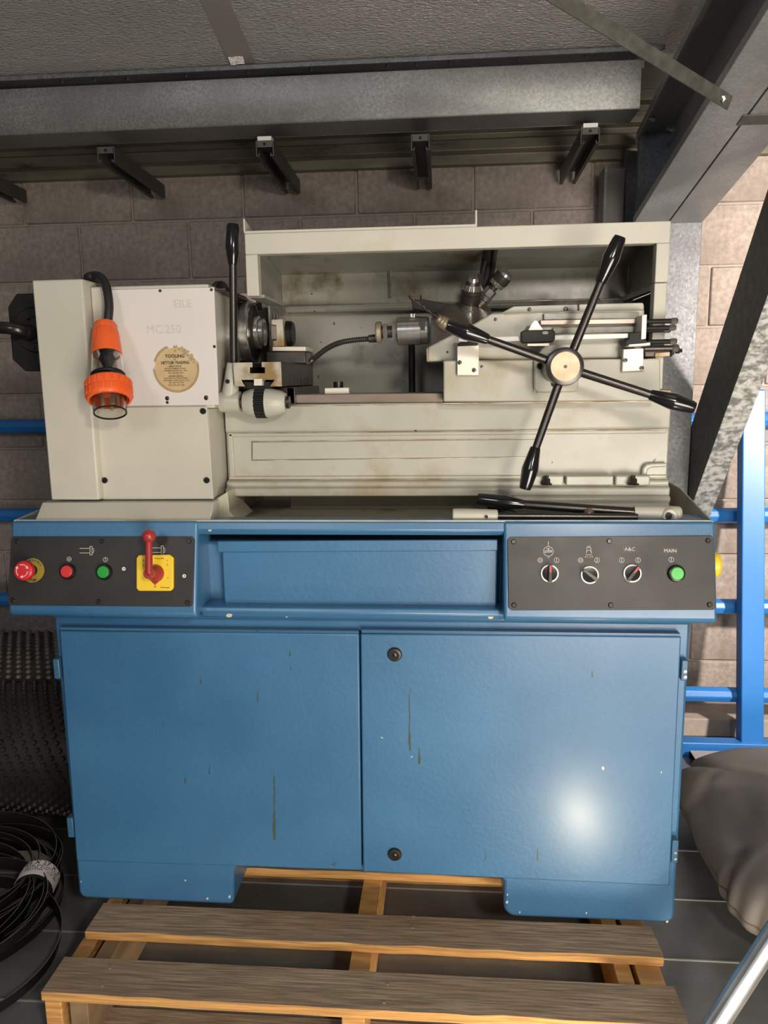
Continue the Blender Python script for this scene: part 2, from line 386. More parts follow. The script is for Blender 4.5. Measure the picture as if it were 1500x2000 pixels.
# lower corner bracket piece visible as a wide plate left of the rafter
cb = thing('steel_column', (.66,2.6,0), 'galvanised steel column behind the right end of the machine', 'column')
tk = .003
def ccol(x0, x1, web_right, nm, z1, mt):
    ya, yb = 2.50, 2.70; s = 1
    if web_right: P = [(x1,ya),(x0,ya),(x0,ya+.02),(x0+tk,ya+.02),(x0+tk,ya+tk),(x1-tk,ya+tk),(x1-tk,yb-tk),(x0+tk,yb-tk),(x0+tk,yb-.02),(x0,yb-.02),(x0,yb),(x1,yb)]
    else: P = [(x0,ya),(x1,ya),(x1,ya+.02),(x1-tk,ya+.02),(x1-tk,ya+tk),(x0+tk,ya+tk),(x0+tk,yb-tk),(x1-tk,yb-tk),(x1-tk,yb-.02),(x1,yb-.02),(x1,yb),(x0,yb)]
    bm = NB(); extr(bm, [(x,y,0) for x, y in P], (0,0,z1)); return obj(nm, bm, mt, cb, bevel=.0015)
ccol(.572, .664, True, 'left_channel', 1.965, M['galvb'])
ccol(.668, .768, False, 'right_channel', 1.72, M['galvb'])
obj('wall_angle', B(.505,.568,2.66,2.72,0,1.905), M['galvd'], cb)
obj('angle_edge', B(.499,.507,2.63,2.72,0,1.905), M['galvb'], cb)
for px, py, Y in ((1277,232,2.40),(1315,252,2.40)):
    p = A(px,py,Y); bm = NB(); lathe(bm, [(.010,0),(.010,.006),(.006,.006),(.006,.02)], p, (-1,-.2,0), 6); obj('bolt', bm, M['steel'], cb)
# knee brace in the plane x = .80, rising toward the viewer
kb = thing('knee_brace', (.80,2.48,.80), 'leaning galvanised knee brace between column and rafter at right', 'brace')
ks = .9625; a = V((.77,2.60*ks,1.25+(.775-1.25)*ks)); b = V((.77,1.93*ks,1.25+(1.60-1.25)*ks)); dr = (b-a).normalized(); nb = V((0, dr.z, -dr.y)); nb = -nb if nb.y < 0 else nb
a = a - dr*.04; b = b + dr*.25; L = b-a; hw = .1925
def kpt(x, q): return V((x,0,0)) + V((0,a.y,a.z)) + nb*q
P = [(.77,0),(.84,0),(.84,.02),(.837,.02),(.837,.003),(.773,.003),(.773,hw-.003),(.837,hw-.003),(.837,hw-.02),(.84,hw-.02),(.84,hw),(.77,hw)]
bm = NB(); extr(bm, [kpt(x,q) for x, q in P], L); 
ko = obj('channel', bm, [M['strap'], M['galvc']], kb, bevel=.002)  # one steel: web side darker, flanges lighter, shading put into the materials
for p in ko.data.polygons:
    if abs(p.normal.dot(nb)) > .8: p.material_index = 1
# diagonal strap
ds = thing('brace_strap', (.6,1.9,1.8), 'thin diagonal flat strap bolted under the rafter, crossing the foil', 'strap')
p1, p2 = A(1418,196,1.775), A(1090,-6,1.50)
p2.z += .0; t = (p2-p1).normalized(); s = V((0,0,1)).cross(t).normalized()*.0; w_ = (t.cross(V((0,1,.1)))).normalized()*.0135
bm = NB(); extr(bm, [p1-w_-t*.015, p1+w_-t*.015, p2+w_+t*1.6, p2-w_+t*1.6], (0,.003,0)); obj('strap', bm, M['strap'], ds)
bm = NB(); q = A(1411,192,1.772); lathe(bm, [(.0085,0),(.0085,.006),(.005,.006),(.005,.014),(.003,.015)], q, (0,-.75,-.65), 6); tag(obj('bolt', bm, M['steel'], ds), 'shiny bolt head')

# ================================================================ BLUE RACK
bk = thing('blue_rack', (.2,2.55,0), 'bright blue steel ladder rack standing against the block wall', 'rack')
r0 = None
for z_, y_ in ((1.104,2.735), (.788,2.70), (.474,2.625), (.158,2.55)):
    zz_ = 1.25+(z_-1.25)*y_/2.6
    bm = NB(); lathe(bm, [(.027,0),(.027,4.0)], (-2.5,y_,zz_), (1,0,0), 8); obj('rail', bm, M['rack'], bk, bevel=.003)
obj('bottom_rail', B(-2.5,1.5,2.453,2.50,0,.048), M['rack'], bk, bevel=.004)
for x in (1.01, -.45, -2.2, 1.47):
    bm = NB(); extr(bm, [(x-.037,y,z) for y, z in ((2.465,.04),(2.515,.04),(2.70,1.20),(2.65,1.20))], (.074,0,0)); obj('post', bm, M['rack'], bk, bevel=.004)
st_ = thing('metal_channel_strip', (1.1,2.4,0), 'pale grey channel strip lying on the floor before the blue rack', 'channel')
bm = NB(); z0 = 0
extr(bm, [(.80,2.37,0),(.80,2.37,.028),(.80,2.44,.028),(.80,2.44,0),(.80,2.437,0),(.80,2.437,.025),(.80,2.373,.025),(.80,2.373,0)], (.9,0,0)); obj('channel', bm, M['strip'], st_, bevel=.002)
obj('lip', B(.80,1.7,2.352,2.3695,0,.008), M['white'], st_)

# ================================================================ PALLET
pl = thing('pallet', (-.165,1.78,0), 'wooden pallet carrying the blue machine, weathered top boards', 'pallet')
PX0, PX1 = -.752, .420
def board(x0, x1, y0, y1, z0, z1, nm, top=True):
    bm = NB(); n = 22; rows = []
    for i in range(n+1):
        x = x0+(x1-x0)*i/n; j = random.uniform(-.0012,.0012) if 0 < i < n else 0
        rows.append([bm.verts.new(p) for p in ((x,y0+j,z0),(x,y0+j*1.6,z1+j*.4),(x,y1,z1),(x,y1,z0))])
    for A_, B_ in zip(rows, rows[1:]):
        for k in range(4):
            f = bm.faces.new((A_[k],A_[(k+1)%4],B_[(k+1)%4],B_[k])); f.material_index = 1 if (k == 1 and top) else 0
    bm.faces.new(rows[0][::-1]); bm.faces.new(rows[-1])
    return obj(nm, bm, [M['woodf'], M['woodt']], pl, bevel=.0015, seg=1, ang=30)
ZT = .1375
for y0, y1, dx in ((1.197,1.288,0),(1.357,1.446,.008),(1.582,1.672,.0),(1.76,1.85,0),(1.93,2.02,.0),(2.27,2.362,0)):
    board(PX0+dx, PX1-dx*.0, y0, y1, ZT-.019, ZT, 'deck_board')
for y0, y1 in ((1.204,1.30),(1.50,1.59),(1.74,1.83),(2.26,2.35)):
    board(PX0, PX1, y0, y1, 0, .018, 'bottom_board')
for x0, x1 in ((PX0+.002,PX0+.034),(PX0+.05,PX0+.085),(-.19,-.148),(PX1-.095,PX1-.065),(PX1-.055,PX1-.008)):
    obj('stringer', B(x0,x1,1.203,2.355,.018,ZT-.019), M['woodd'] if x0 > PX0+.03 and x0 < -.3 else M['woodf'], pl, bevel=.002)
for px, py in ((808,1790),(806,1811),(757,1922),(750,1958),(1265,1822),(1272,1840),(1312,1957),(1325,1993),(215,1890),(200,1925)):
    dd = r_*((px-750)/FPX)+d_*((py-1000)/FPX)+f_; p = CAMP + dd*((ZT-1.25)/dd.z)
    bm = NB(); lathe(bm, [(.0035,-.001),(.0035,.001),(.001,.0015)], p, (.2,.1,1), 8); obj('nail_head', bm, M['brass'], pl)

# ================================================================ MACHINE
mc = thing('capstan_lathe', (-.17,1.7,ZT), 'cream and blue capstan lathe standing on a wooden pallet', 'lathe')
def part(nm, bm, m, par=None, bevel=0.0, label=None, **k):
    o = obj(nm, bm, m, par or mc, bevel, **k)
    if label: o['label'] = label
    return o
# ---- cabinet body with feet
CX0, CX1, CY0, CY1 = -.803, .466, 1.455, 1.99
za = A(720,1703,CY0).z
fxl = A(455,1740,CY0).x; fxr = A(984,1750,CY0).x
def arcp(cx, cz, r, a0, a1, n=5): return [(cx+r*math.cos(math.radians(a0+(a1-a0)*i/n)), cz+r*math.sin(math.radians(a0+(a1-a0)*i/n))) for i in range(n+1)]
rr = .018
out = [(CX0,.938)] + arcp(CX0+rr, ZT+.001+rr, rr, 180, 270) + arcp(fxl-.01, ZT+.011, .01, 270, 360) + [(fxl+.004,za-.01),(fxl+.012,za)] + [(fxr-.01,za),(fxr,za-.01)] + arcp(fxr+.025, ZT+.026, .025, 180, 270) + arcp(CX1-rr, ZT+.001+rr, rr, 270, 360) + [(CX1,.938)]
bm = NB(); extr(bm, [(x,CY0,z) for x, z in out], (0,CY1-CY0,0)); part('cabinet', bm, M['blue'], bevel=.006)
# doors
def pquad(nm, pts, Y, d, m, bev, **k):
    return part(nm, pp(pts, Y, d), m, bevel=bev, **k)
dl = pquad('door', [(116,1232),(701,1238),(706,1700),(149,1682)], 1.433, .022, M['blue'], .003, label='left blue cabinet door, slightly lower at its right corner')
dr_ = pquad('door', [(704,1238),(1331,1243),(1308,1731),(709,1703)], 1.433, .022, M['blue'], .003, label='right blue cabinet door with two locks')
obj('top_return', pb(118,1229,700,1234,1.436,.019), M['bluedark'], dl); obj('top_return', pb(706,1234,1329,1240,1.436,.019), M['bluedark'], dr_)
for y_ in (1278, 1668):
    p = A(771,y_,1.433); bm = NB(); lathe(bm, [(.0145,0),(.0145,.002),(.0125,.005),(.009,.0055),(.0085,.001),(0,.001)], p, (0,-1,0), 28, cap=False); lk = obj('lock', bm, M['steeld'], dr_)
    bm = NB(); lathe(bm, [(.0105,0),(.0105,.0045)], p, (0,-1,0), 20); lathe(bm, [(.004,.001),(.004,.0055),(.002,.0065)], p, (0,-1,0), 12); obj('lock_core', bm, M['rod'], lk)
for q in ((104,1288,116,1326),(131,1598,143,1636),(1331,1290,1344,1330),(1312,1642,1325,1686)):
    h_ = part('hinge', pb(*q, 1.436, .03), M['bluedark'], bevel=.002)
    for yy in (q[1]+(q[3]-q[1])*.55, q[1]+(q[3]-q[1])*.82):
        bm = NB(); lathe(bm, [(.003,0),(.003,.0012),(.0012,.0014)], A((q[0]+q[2])/2+1,yy,1.436), (0,-1,0), 10); obj('hinge_screw', bm, M['steel'] if q[0] > 900 else M['bluedark'], h_)
# door drips, long narrow stains
bm = NB()
def drip(px, y0, y1, w, Y=1.4325):
    n_ = max(3, int((y1-y0)/9)); lf, rt = [], []
    for i in range(n_+1):
        t = i/n_; y = y0+(y1-y0)*t; cx = px+random.uniform(-.22,.22)*w; ww_ = w*(.28+.5*t**3)*random.uniform(.6,1.35)*(.35 if i == 0 else 1)*(.6 if i == n_ else 1)
        lf.append((cx-ww_, y)); rt.append((cx+ww_, y))
    pts = lf+rt[::-1]
    extr(bm, [A(x,y,Y) for x, y in pts], (0,.0006,0))
for d in ((536,1512,1640,4),(800,1350,1466,4),(819,1460,1492,4),(409,1492,1512,2.5),(392,1325,1336,3),(319,1405,1419,1.6),(362,1516,1530,3),(504,1350,1372,3.5),(566,1270,1282,3),(948,1664,1680,2),(1050,1655,1680,2),(568,1300,1310,2),(1157,1310,1322,3),(503,1230,1236,2)): drip(*d)
odm = part('oil_drip_marks', bm, mat('oil_drip', (.055,.075,.045), .5), label='dark oil drips on the doors'); odm['kind'] = 'stuff'
bm = NB()
for px, py, w in ((362,1720,2),(405,1755,3),(448,1752,3),(158,1722,1.5),(1145,1783,2),(1015,1782,2),(990,1762,3),(991,1748,2),(1303,1800,3),(1178,1500,4),(1292,1508,2)):
    Y_ = 1.4325 if py < 1690 else 1.4545
    extr(bm, [A(px+w*math.cos(a)*random.uniform(.5,1), py+w*math.sin(a)*random.uniform(.6,1.6), Y_) for a in [i*math.pi/3 for i in range(6)]], (0,.0006,0))
part('paint_chips', bm, mat('bare_primer', (.62,.58,.48), .6), label='small pale chips in the blue paint')
# ---- console: two boxes with tilted faces, joined by a rim
RT, RB = .990, .822          # rim and lower edge heights
LX1 = A(385,1110,1.38).x; RX0 = A(984,1120,1.38).x
KX0, KX1 = -.840, .481
cons = [(1.40,RT),(1.3985,RT-.006),(1.361,RB+.004),(1.361,RB-.006),(1.368,RB-.013),(1.455,RB-.006),(1.475,RB+.02),(1.475,RT)]
part('left_console', yz(cons, KX0, LX1), M['blue'], bevel=.005, seg=3, label='left control console of the blue base')
part('right_console', yz(cons, RX0, KX1), M['blue'], bevel=.005, seg=3, label='right control console of the blue base')
part('rim_bar', yz([(1.402,RT-.001),(1.398,.972),(1.407,.962),(1.452,.962),(1.452,RT-.001)], LX1-.003, RX0+.003), M['blue'], bevel=.003)
part('sill', yz([(1.400,.822),(1.396,.812),(1.404,.800),(1.46,.800),(1.46,.822)], LX1-.003, RX0+.003), M['blue'], bevel=.003)
# coved strip over the doors
part('cornice', yz([(1.44,.800),(1.432,.793),(1.440,.783),(1.458,.780),(1.458,.800)], CX0+.002, CX1-.002), M['blue'], bevel=.004)
# drawer tray in the recess
zl = lambda y: A(700,y,1.42).z
dw = part('drawer', pp([(433,1076),(971,1072),(970,1200),(439,1198)], 1.425, .028), M['blue'], bevel=.003)
obj('drawer_lip', pp([(424,1057),(972,1054),(972,1076),(425,1079)], 1.418, .006), M['blue'], dw, bevel=.002)
# chips where the drawer corner rubs
bm = NB()
for px, py, w in ((448,1202,7),(410,1036,4),(958,1206,6),(560,1205,2)):
    extr(bm, [A(px+w*math.cos(a)*random.uniform(.7,1.1), py+w*.55*math.sin(a), 1.3985 if py > 1100 else 1.398) for a in [i*math.pi/4 for i in range(8)]], (0,.001,0))
part('bare_metal_chips', bm, mat('bare_chip', (.55,.50,.36), .6))
# control panels
def facebox(pts, h0, h1, bm=None):
    bm = bm or NB(); extr(bm, [F(x,y,h0) for x, y in pts], PN*(h1-h0)); return bm
lp = part('control_panel', facebox([(27,1048),(376,1048),(381,1054),(377,1180),(372,1185),(22,1182),(17,1177),(23,1053)], 0, .003), M['panel'], bevel=.0006, label='black left control panel')
rp = part('control_panel', facebox([(997,1049),(1388,1046),(1393,1051),(1397,1186),(1392,1191),(999,1192),(993,1187),(991,1055)], 0, .003), M['panel'], bevel=.0006, label='black right control panel')
U = V((1,0,0))
for par, pts in ((lp, ((33,1057),(199,1057),(369,1057),(25,1172),(193,1175),(366,1177))), (rp, ((1003,1058),(1190,1057),(1383,1056),(1004,1182),(1193,1182),(1386,1181)))):
    for x, y in pts:
        bm = NB(); lathe(bm, [(.0048,0),(.0048,.0012),(.0035,.003),(.0018,.003),(.0018,.001),(0,.001)], F(x,y,.003), PN, 14, cap=False); obj('screw', bm, M['rod'], par)
bm = NB()
for x, y in ((242,1111),(360,1125)): lathe(bm, [(.0036,0),(.0036,.0008),(.0018,.0008),(.0016,0)], F(x,y,.003), PN, 12)
obj('bare_hole', bm, M['white'], lp)
# emergency stop
c = F(64,1114,.003); es = None
bm = NB(); lathe(bm, [(.0232,0),(.0232,.0015),(.0095,.0018),(.0095,.003)], c, PN, 32); es = obj('emergency_stop_button', bm, M['yelld'], lp)
es['label'] = 'red mushroom emergency stop on a dirty yellow disc'
bm = NB(); lathe(bm, [(.0105,0),(.0105,.022),(.0085,.026)], c, PN, 24); obj('stem', bm, M['blackm'], es)
bm = NB(); lathe(bm, [(.010,.020),(.0175,.023),(.0190,.028),(.0180,.034),(.0150,.0365),(0,.0375)], c, PN, 32, cap=False); obj('mushroom_cap', bm, M['red'], es)
bm = NB(); cc = c+PN*.0374
for a0 in (30, 150, 270):
    arc = circ(cc, .0112, U, PV, 8, a0+78, a0+8); strokes([arc], PN, .0018, .0004, bm)
    e = arc[-1]; d = (arc[-1]-arc[-2]).normalized(); s = PN.cross(d)
    extr(bm, [e-s*.003, e+s*.003, e+d*.0048], PN*.0005)
obj('arrows', bm, mat('arrow_print', (.85,.62,.55), .5), es)
L_ = []
for i, ch_ in enumerate('EMERGENCY'):
    a = math.radians(150-15*i); L_.append((ch_, c+PN*.0019+(U*math.cos(a)+PV*math.sin(a))*.0192, a-math.pi/2))
bmt = NB()
for ch_, p, a in L_:
    cu = bpy.data.curves.new('t','FONT'); cu.body = ch_; cu.size = .0062; cu.align_x = 'CENTER'; cu.align_y = 'CENTER'; cu.extrude = .0002; cu.offset = .0001; cu.resolution_u = 2
    t = bpy.data.objects.new('t', cu); COL.objects.link(t); me = t.to_mesh()
    R_ = Matrix((U*math.cos(a)+PV*math.sin(a), -U*math.sin(a)+PV*math.cos(a), PN)).transposed().to_4x4(); R_.translation = p
    me.transform(R_); bmt.from_mesh(me); t.to_mesh_clear(); bpy.data.objects.remove(t); bpy.data.curves.remove(cu)
obj('lettering', bmt, M['ink'], es, smooth=False)
text('lettering', [('STOP', c+PN*.0019-PV*.0188, .0050, 1.1)], M['ink'], es, U, PN, .0002, .03)
def pushb(px, py, m, par, lab):
    c = F(px,py,.003); bm = NB(); lathe(bm, [(.0155,0),(.0155,.004),(.0138,.009),(.0122,.0095),(.0118,.006)], c, PN, 28, cap=False)
    b = obj('push_button', bm, M['rod'], par); b['label'] = lab
    bm = NB(); lathe(bm, [(.0115,0),(.0115,.0095),(.0100,.0108),(0,.011)], c, PN, 28, cap=False); obj('button_cap', bm, m, b)
pushb(134,1116,M['redb'],lp,'small red push button'); pushb(205,1117,M['green'],lp,'dark green push button'); pushb(1320,1120,M['greenl'],rp,'bright green push button under MAIN')
# printed symbols
def sym_spindle(x, y, full=True):
    q = lambda a, b: F(x+a, y+b, .0031)
    return [[q(0,0),q(20,0)],[q(0,9),q(20,9)],[q(20,-4),q(24,-4),q(24,13),q(20,13),q(20,-4)],[q(24,-1),q(27,1),q(27,8),q(24,10)]]
bm = strokes(sym_spindle(156,1071), PN, .0009)
strokes(sym_spindle(295,1070), PN, .0009, bm=bm)
for x, y, k in ((135,1092,0),(206,1093,1)):
    cc = F(x,y,.0031); strokes([circ(cc,.0042,U,PV,16)], PN, .0008, bm=bm)
    strokes([circ(cc,.0014,U,PV,8)] if k == 0 else [[cc-PV*.0028, cc+PV*.0028]], PN, .0009, bm=bm)
obj('printed_symbols', bm, M['offw'], lp)
bm = NB()
for x, y, k in ((1055,1094,0),(1087,1094,1),(1134,1094,0),(1166,1094,1),(1214,1094,1),(1246,1094,1),(1311,1093,1)):
    cc = F(x,y,.0031); strokes([circ(cc,.0044,U,PV,16)], PN, .0007, bm=bm)
    strokes([circ(cc,.0022,U,PV,10)] if k == 0 else [[cc-PV*.003, cc+PV*.003]], PN, .0008, bm=bm)
cc = F(1071,1077,.0031); strokes([circ(cc,.0088,U,PV,24), [cc+PV*.009, cc+PV*.018], [cc-PV*.009, cc-PV*.0125]], PN, .0008, bm=bm)
strokes([[cc+U*a+PV*b for a, b in pl_] for pl_ in ([(-.006,-.002),(-.006,.001),(-.002,.0015),(.006,.0015),(.006,-.001),(-.003,-.001)], [(0,.0015),(0,.005)], [(-.003,.005),(.003,.005)], [(-.004,-.002),(-.006,-.002)])], PN, .0010, bm=bm)
cc = F(1150,1077,.0031)
strokes([[cc+U*a*.001+PV*b*.001 for a, b in pl_] for pl_ in ([(-3.5,-1),(-3.5,7),(3.5,7),(3.5,-1)], [(-2,7),(-2,9.5),(2,9.5),(2,7)], [(-4.5,-6),(4.5,-6)], [(-5,-8),(-7,-11)], [(-2,-8.5),(-2.5,-11.5)], [(2,-8.5),(2.5,-11.5)], [(5,-8),(7,-11)])] + [circ(cc-PV*.0025,.0048,U,PV,14,200,-20)], PN, .0007, bm=bm)
obj('printed_symbols', bm, M['offw'], rp)
text('lettering', [('A&C', F(1230,1073,.0032), .0066, 1.05), ('MAIN', F(1309,1076,.0032), .0066, 1.0)], M['offw'], rp, U, PN, .0003)
bm = NB()
for x, y, w, h in ((1230,1073,.0115,.0048),(1309,1076,.0120,.0050)):
    cc = F(x,y,.0031); strokes([[cc+U*a*w+PV*b*h for a, b in ((-1,-1),(1,-1),(1,1),(-1,1),(-1,-1))]], PN, .0003, .0001, bm=bm)
obj('label_border', bm, M['strap'], rp)
# selector knobs
for x, y, ang, lit in ((1073,1120,88,0),(1151,1123,143,1),(1234,1120,52,0)):
    c = F(x,y,.003); bm = NB(); lathe(bm, [(.0165,0),(.0165,.003),(.0158,.006),(.0135,.006),(.0130,.003)], c, PN, 32, cap=False)
    k = obj('selector_switch', bm, M['white'] , rp); k['label'] = {88:'left selector switch, handle upright',143:'middle selector switch with bright white ring, handle turned left',52:'right selector switch under A&C, handle turned right'}[ang]
    bm = NB(); lathe(bm, [(.0133,0),(.0133,.007),(0,.0075)], c, PN, 28, cap=False); obj('selector_dial', bm, M['black'], k)
    dv = U*math.cos(math.radians(ang))+PV*math.sin(math.radians(ang)); sv = PN.cross(dv)
    bm = NB(); extr(bm, [c+PN*.006+dv*a+sv*b for a, b in ((-.0155,-.0032),(.0150,-.0032),(.0165,0),(.0150,.0032),(-.0155,.0032))], PN*.0085); obj('selector_handle', bm, M['panel'] if not lit else M['strap'], k, bevel=.0008)
    if not lit:
        bm = NB(); extr(bm, [c+PN*.0145+dv*a+sv*b for a, b in ((.002,-.0015),(.0145,-.0015),(.0145,.0015),(.002,.0015))], PN*.0006); obj('pointer_mark', bm, M['redb'], k)
# yellow changeover switch with red lever
sw = obj('changeover_switch', facebox([(274,1084),(334,1083),(341,1089),(341,1148),(336,1154),(274,1154),(269,1149),(269,1090)], .003, .011), M['yellow'], lp, bevel=.002); sw['label'] = 'yellow switch plate with dark red ball lever'
c = F(304,1120,.011)
bm = NB(); lathe(bm, [(.0165,0),(.0165,.003),(.0125,.010),(.0085,.016)], c, PN, 28)
extr(bm, [c+U*a+PV*b for a, b in ((-.010,-.012),(.010,-.012),(0,-.0215))], PN*.003); obj('lever_boss', bm, M['redd'], sw)
hub = c+PN*.030-U*.001; top = F(291,1047,.046); 
bm = NB(); lathe(bm, [(.0095,-.022),(.0095,.004),(.0085,.005),(.0030,.005),(.0030,.001),(0,.001)], hub, PN, 24, cap=False); cyl(bm, hub, top, .0072, .0058, 18)
obj('lever', bm, M['redd'], sw)
bm = NB(); lathe(bm, [(.0125*math.sin(math.pi*i/12), -.0125*math.cos(math.pi*i/12)) for i in range(13)], top, PN, 24, cap=False); obj('lever_ball', bm, M['redd'], sw)
text('lettering', [('R', F(280,1095,.0112), .0030, 1.2), ('2', F(280,1104,.0112), .0034, 1), ('1', F(280,1129,.0112), .0034, 1), ('F', F(327,1095,.0112), .0030, 1), ('2', F(327,1103,.0112), .0034, 1), ('1', F(328,1129,.0112), .0034, 1), ('WALZER', F(311,1091,.0112), .0026, 1.3), ('O', F(303,1146,.0112), .0040, 1), ('Telemecanique', F(322,1147.5,.0112), .0022, .95)], M['ink'], sw, U, PN, .0002)
# yellow isolator knob at the right end
kp = A(1400,1100,1.43); bm = NB(); lathe(bm, [(.024,0),(.024,.012),(.021,.016),(0,.017)], (KX1,1.420,kp.z), (1,0,0), 24, cap=False)
part('isolator_knob', bm, M['yellow'], label='yellow rotary isolator on the right end of the console')

# ---- chip tray on the base
TF = .965
bm = NB()
box(bm, KX0+.004, KX1-.004, 1.452, 2.02, TF-.006, TF)
part('chip_tray', bm, M['tray'])
def wallq(pts, vec, nm='tray_wall', m=M['cream'], **k):
    bm = NB(); extr(bm, pts, vec); return part(nm, bm, m, bevel=.0008, **k)
wallq([(KX0+.003,1.402,TF),(KX0+.003,1.402,RT+.001),(KX0+.035,1.66,1.018),(KX0+.035,2.02,1.018),(KX0+.035,2.02,TF)], (.003,0,0))
wallq([(KX1-.003,1.402,TF),(KX1-.003,1.402,RT+.001),(KX1-.003,1.60,1.022),(KX1-.003,2.02,1.03),(KX1-.003,2.02,TF)], (-.003,0,0))
part('tray_front_lip', B(KX0+.003,KX1-.003,1.4035,1.4065,TF+.012,RT+.0015), M['cream'], bevel=.0005)
part('tray_back', B(KX0+.03,KX1-.003,2.017,2.02,TF,1.03), M['tray'])
# raised headstock foot, sloping to the front rim
hx0, hx1 = A(84,1000,1.44).x+.0, A(425,990,1.44).x
bm = NB(); extr(bm, [(hx0,1.407,RT-.001),(hx0,1.44,1.020),(hx0,1.85,1.022),(hx0,1.85,TF),(hx0,1.407,TF)], (-.450-hx0,0,0))
# chamfer its right end
part('headstock_foot', bm, M['creamy'], bevel=.002)
q = V((-.450,0,0)); bm = NB(); extr(bm, [(-.450,1.407,TF),(-.450,1.407,RT-.001),(-.450,1.44,1.020),(-.450,1.60,1.022),(-.450,1.60,TF)], (.001,0,0)); 
part('foot_end', pp([(418,977),(444,960),(448,1000),(466,1019),(430,1019)], 1.475, .12), M['tray'], bevel=.002)

# ---- bed
BX0, BX1 = -.453, .436; BY = 1.55
z_ = lambda y, x=870: A(x,y,BY).z
zt_, zm, zp, zl_, zbm = A(870,786,BY).z, A(870,841,BY).z, A(870,935,BY).z, A(870,950,BY).z, A(870,966,BY).z
bm = NB(); extr(bm, [(BX0,y,z) for y, z in ((BY,zt_),(BY,zm+.002),(BY+.004,zm-.002),(BY+.004,zp),(BY-.012,zp-.004),(BY-.012,zl_+.002),(BY-.022,zl_-.001),(BY-.022,zbm),(1.83,zbm),(1.83,zt_))], (BX1-BX0,0,0))
part('bed', bm, M['cream'], bevel=.003)
fr = NB()   # raised border around the recessed panel
for q in ((446,843,1302,850),(446,929,1302,936)): pb(*q, BY, .006, fr)
pb(446,845,456,932,BY,.006,fr); part('bed_border', fr, M['cream'], bevel=.002)
part('bed_raised_panel', pp([(493,864),(1046,858),(1041,892),(493,898)], BY+.0005, .006), M['cream'], bevel=.0012)
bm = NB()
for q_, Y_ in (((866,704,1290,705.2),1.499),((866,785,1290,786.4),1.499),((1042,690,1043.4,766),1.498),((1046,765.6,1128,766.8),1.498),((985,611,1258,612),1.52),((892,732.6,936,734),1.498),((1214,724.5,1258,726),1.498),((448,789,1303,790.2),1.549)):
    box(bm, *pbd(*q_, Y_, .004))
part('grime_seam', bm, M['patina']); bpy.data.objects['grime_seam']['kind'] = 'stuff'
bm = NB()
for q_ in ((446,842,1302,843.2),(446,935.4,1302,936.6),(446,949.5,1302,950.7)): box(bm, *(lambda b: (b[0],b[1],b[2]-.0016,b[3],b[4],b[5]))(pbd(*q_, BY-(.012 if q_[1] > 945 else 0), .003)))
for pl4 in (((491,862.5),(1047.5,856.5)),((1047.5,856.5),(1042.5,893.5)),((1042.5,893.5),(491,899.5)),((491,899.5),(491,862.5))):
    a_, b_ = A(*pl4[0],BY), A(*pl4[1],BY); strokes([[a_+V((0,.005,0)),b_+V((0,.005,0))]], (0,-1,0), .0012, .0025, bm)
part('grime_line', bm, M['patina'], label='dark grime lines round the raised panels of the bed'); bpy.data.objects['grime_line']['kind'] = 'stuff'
bm = NB()
pts = [(1238,936),(1247,932),(1254,926),(1256,914),(1262,907),(1272,905),(1303,904),(1303,912),(1274,913),(1266,917),(1262,934),(1258,938)]
pp(pts, BY-.010, .016, bm); part('bed_boss', bm, M['cream'], bevel=.003)
part('foot_pad', pb(1106,930,1198,948,BY-.030,.022), M['cream'], bevel=.002)
for x in (1067,1236):
    part('foot_flange', pb(x-34,929,x+34,949,BY-.026,.018), M['cream'], bevel=.003)
    p = A(x,946,BY-.036); bm = NB(); lathe(bm, [(.012,-.001),(.012,.002),(.008,.002),(.008,.010),(.006,.012)], p, (0,0,1), 6); lathe(bm, [(.0045,.01),(.0045,.018)], p, (0,0,1), 10); part('hold_down_bolt', bm, M['steeld'])
# bed feet standing in the tray
bm = yz([(BY-.020,zbm+.001),(BY-.026,1.010),(BY-.018,1.000),(BY-.030,.990),(BY-.034,TF),(1.82,TF),(1.82,zbm+.001)], A(1000,990,BY).x, BX1+.002)
part('bed_foot', bm, M['cream'], bevel=.005, seg=3, label='right hand foot of the bed')
bm = yz([(1.70,zbm+.001),(1.70,TF),(1.82,TF),(1.82,zbm+.001)], BX0+.1, A(990,990,1.7).x); part('bed_web', bm, M['tray'])
# steel ways on top
part('bed_way', pp([(577,770),(866,767),(866,786),(577,788)], BY-.002, .05), M['way'], bevel=.002)
part('rear_way', B(BX0+.05,BX1-.12,1.70,1.76,zt_,zt_+.018), M['way'], bevel=.002)
cp = part('bed_stop', pp([(634,758),(681,757),(682,769),(634,770)], 1.56, .05), M['alu'], bevel=.001, label='small pale clamp block on the bed')
bm = NB(); lathe(bm, [(.010,0),(.010,.012),(.005,.012)], A(661,757,1.585), (0,0,1), 20); obj('clamp_screw', bm, M['rod'], cp)
part('bed_end_bracket', pb(1285,761,1311,784,1.62,.06), M['patina'], bevel=.002)

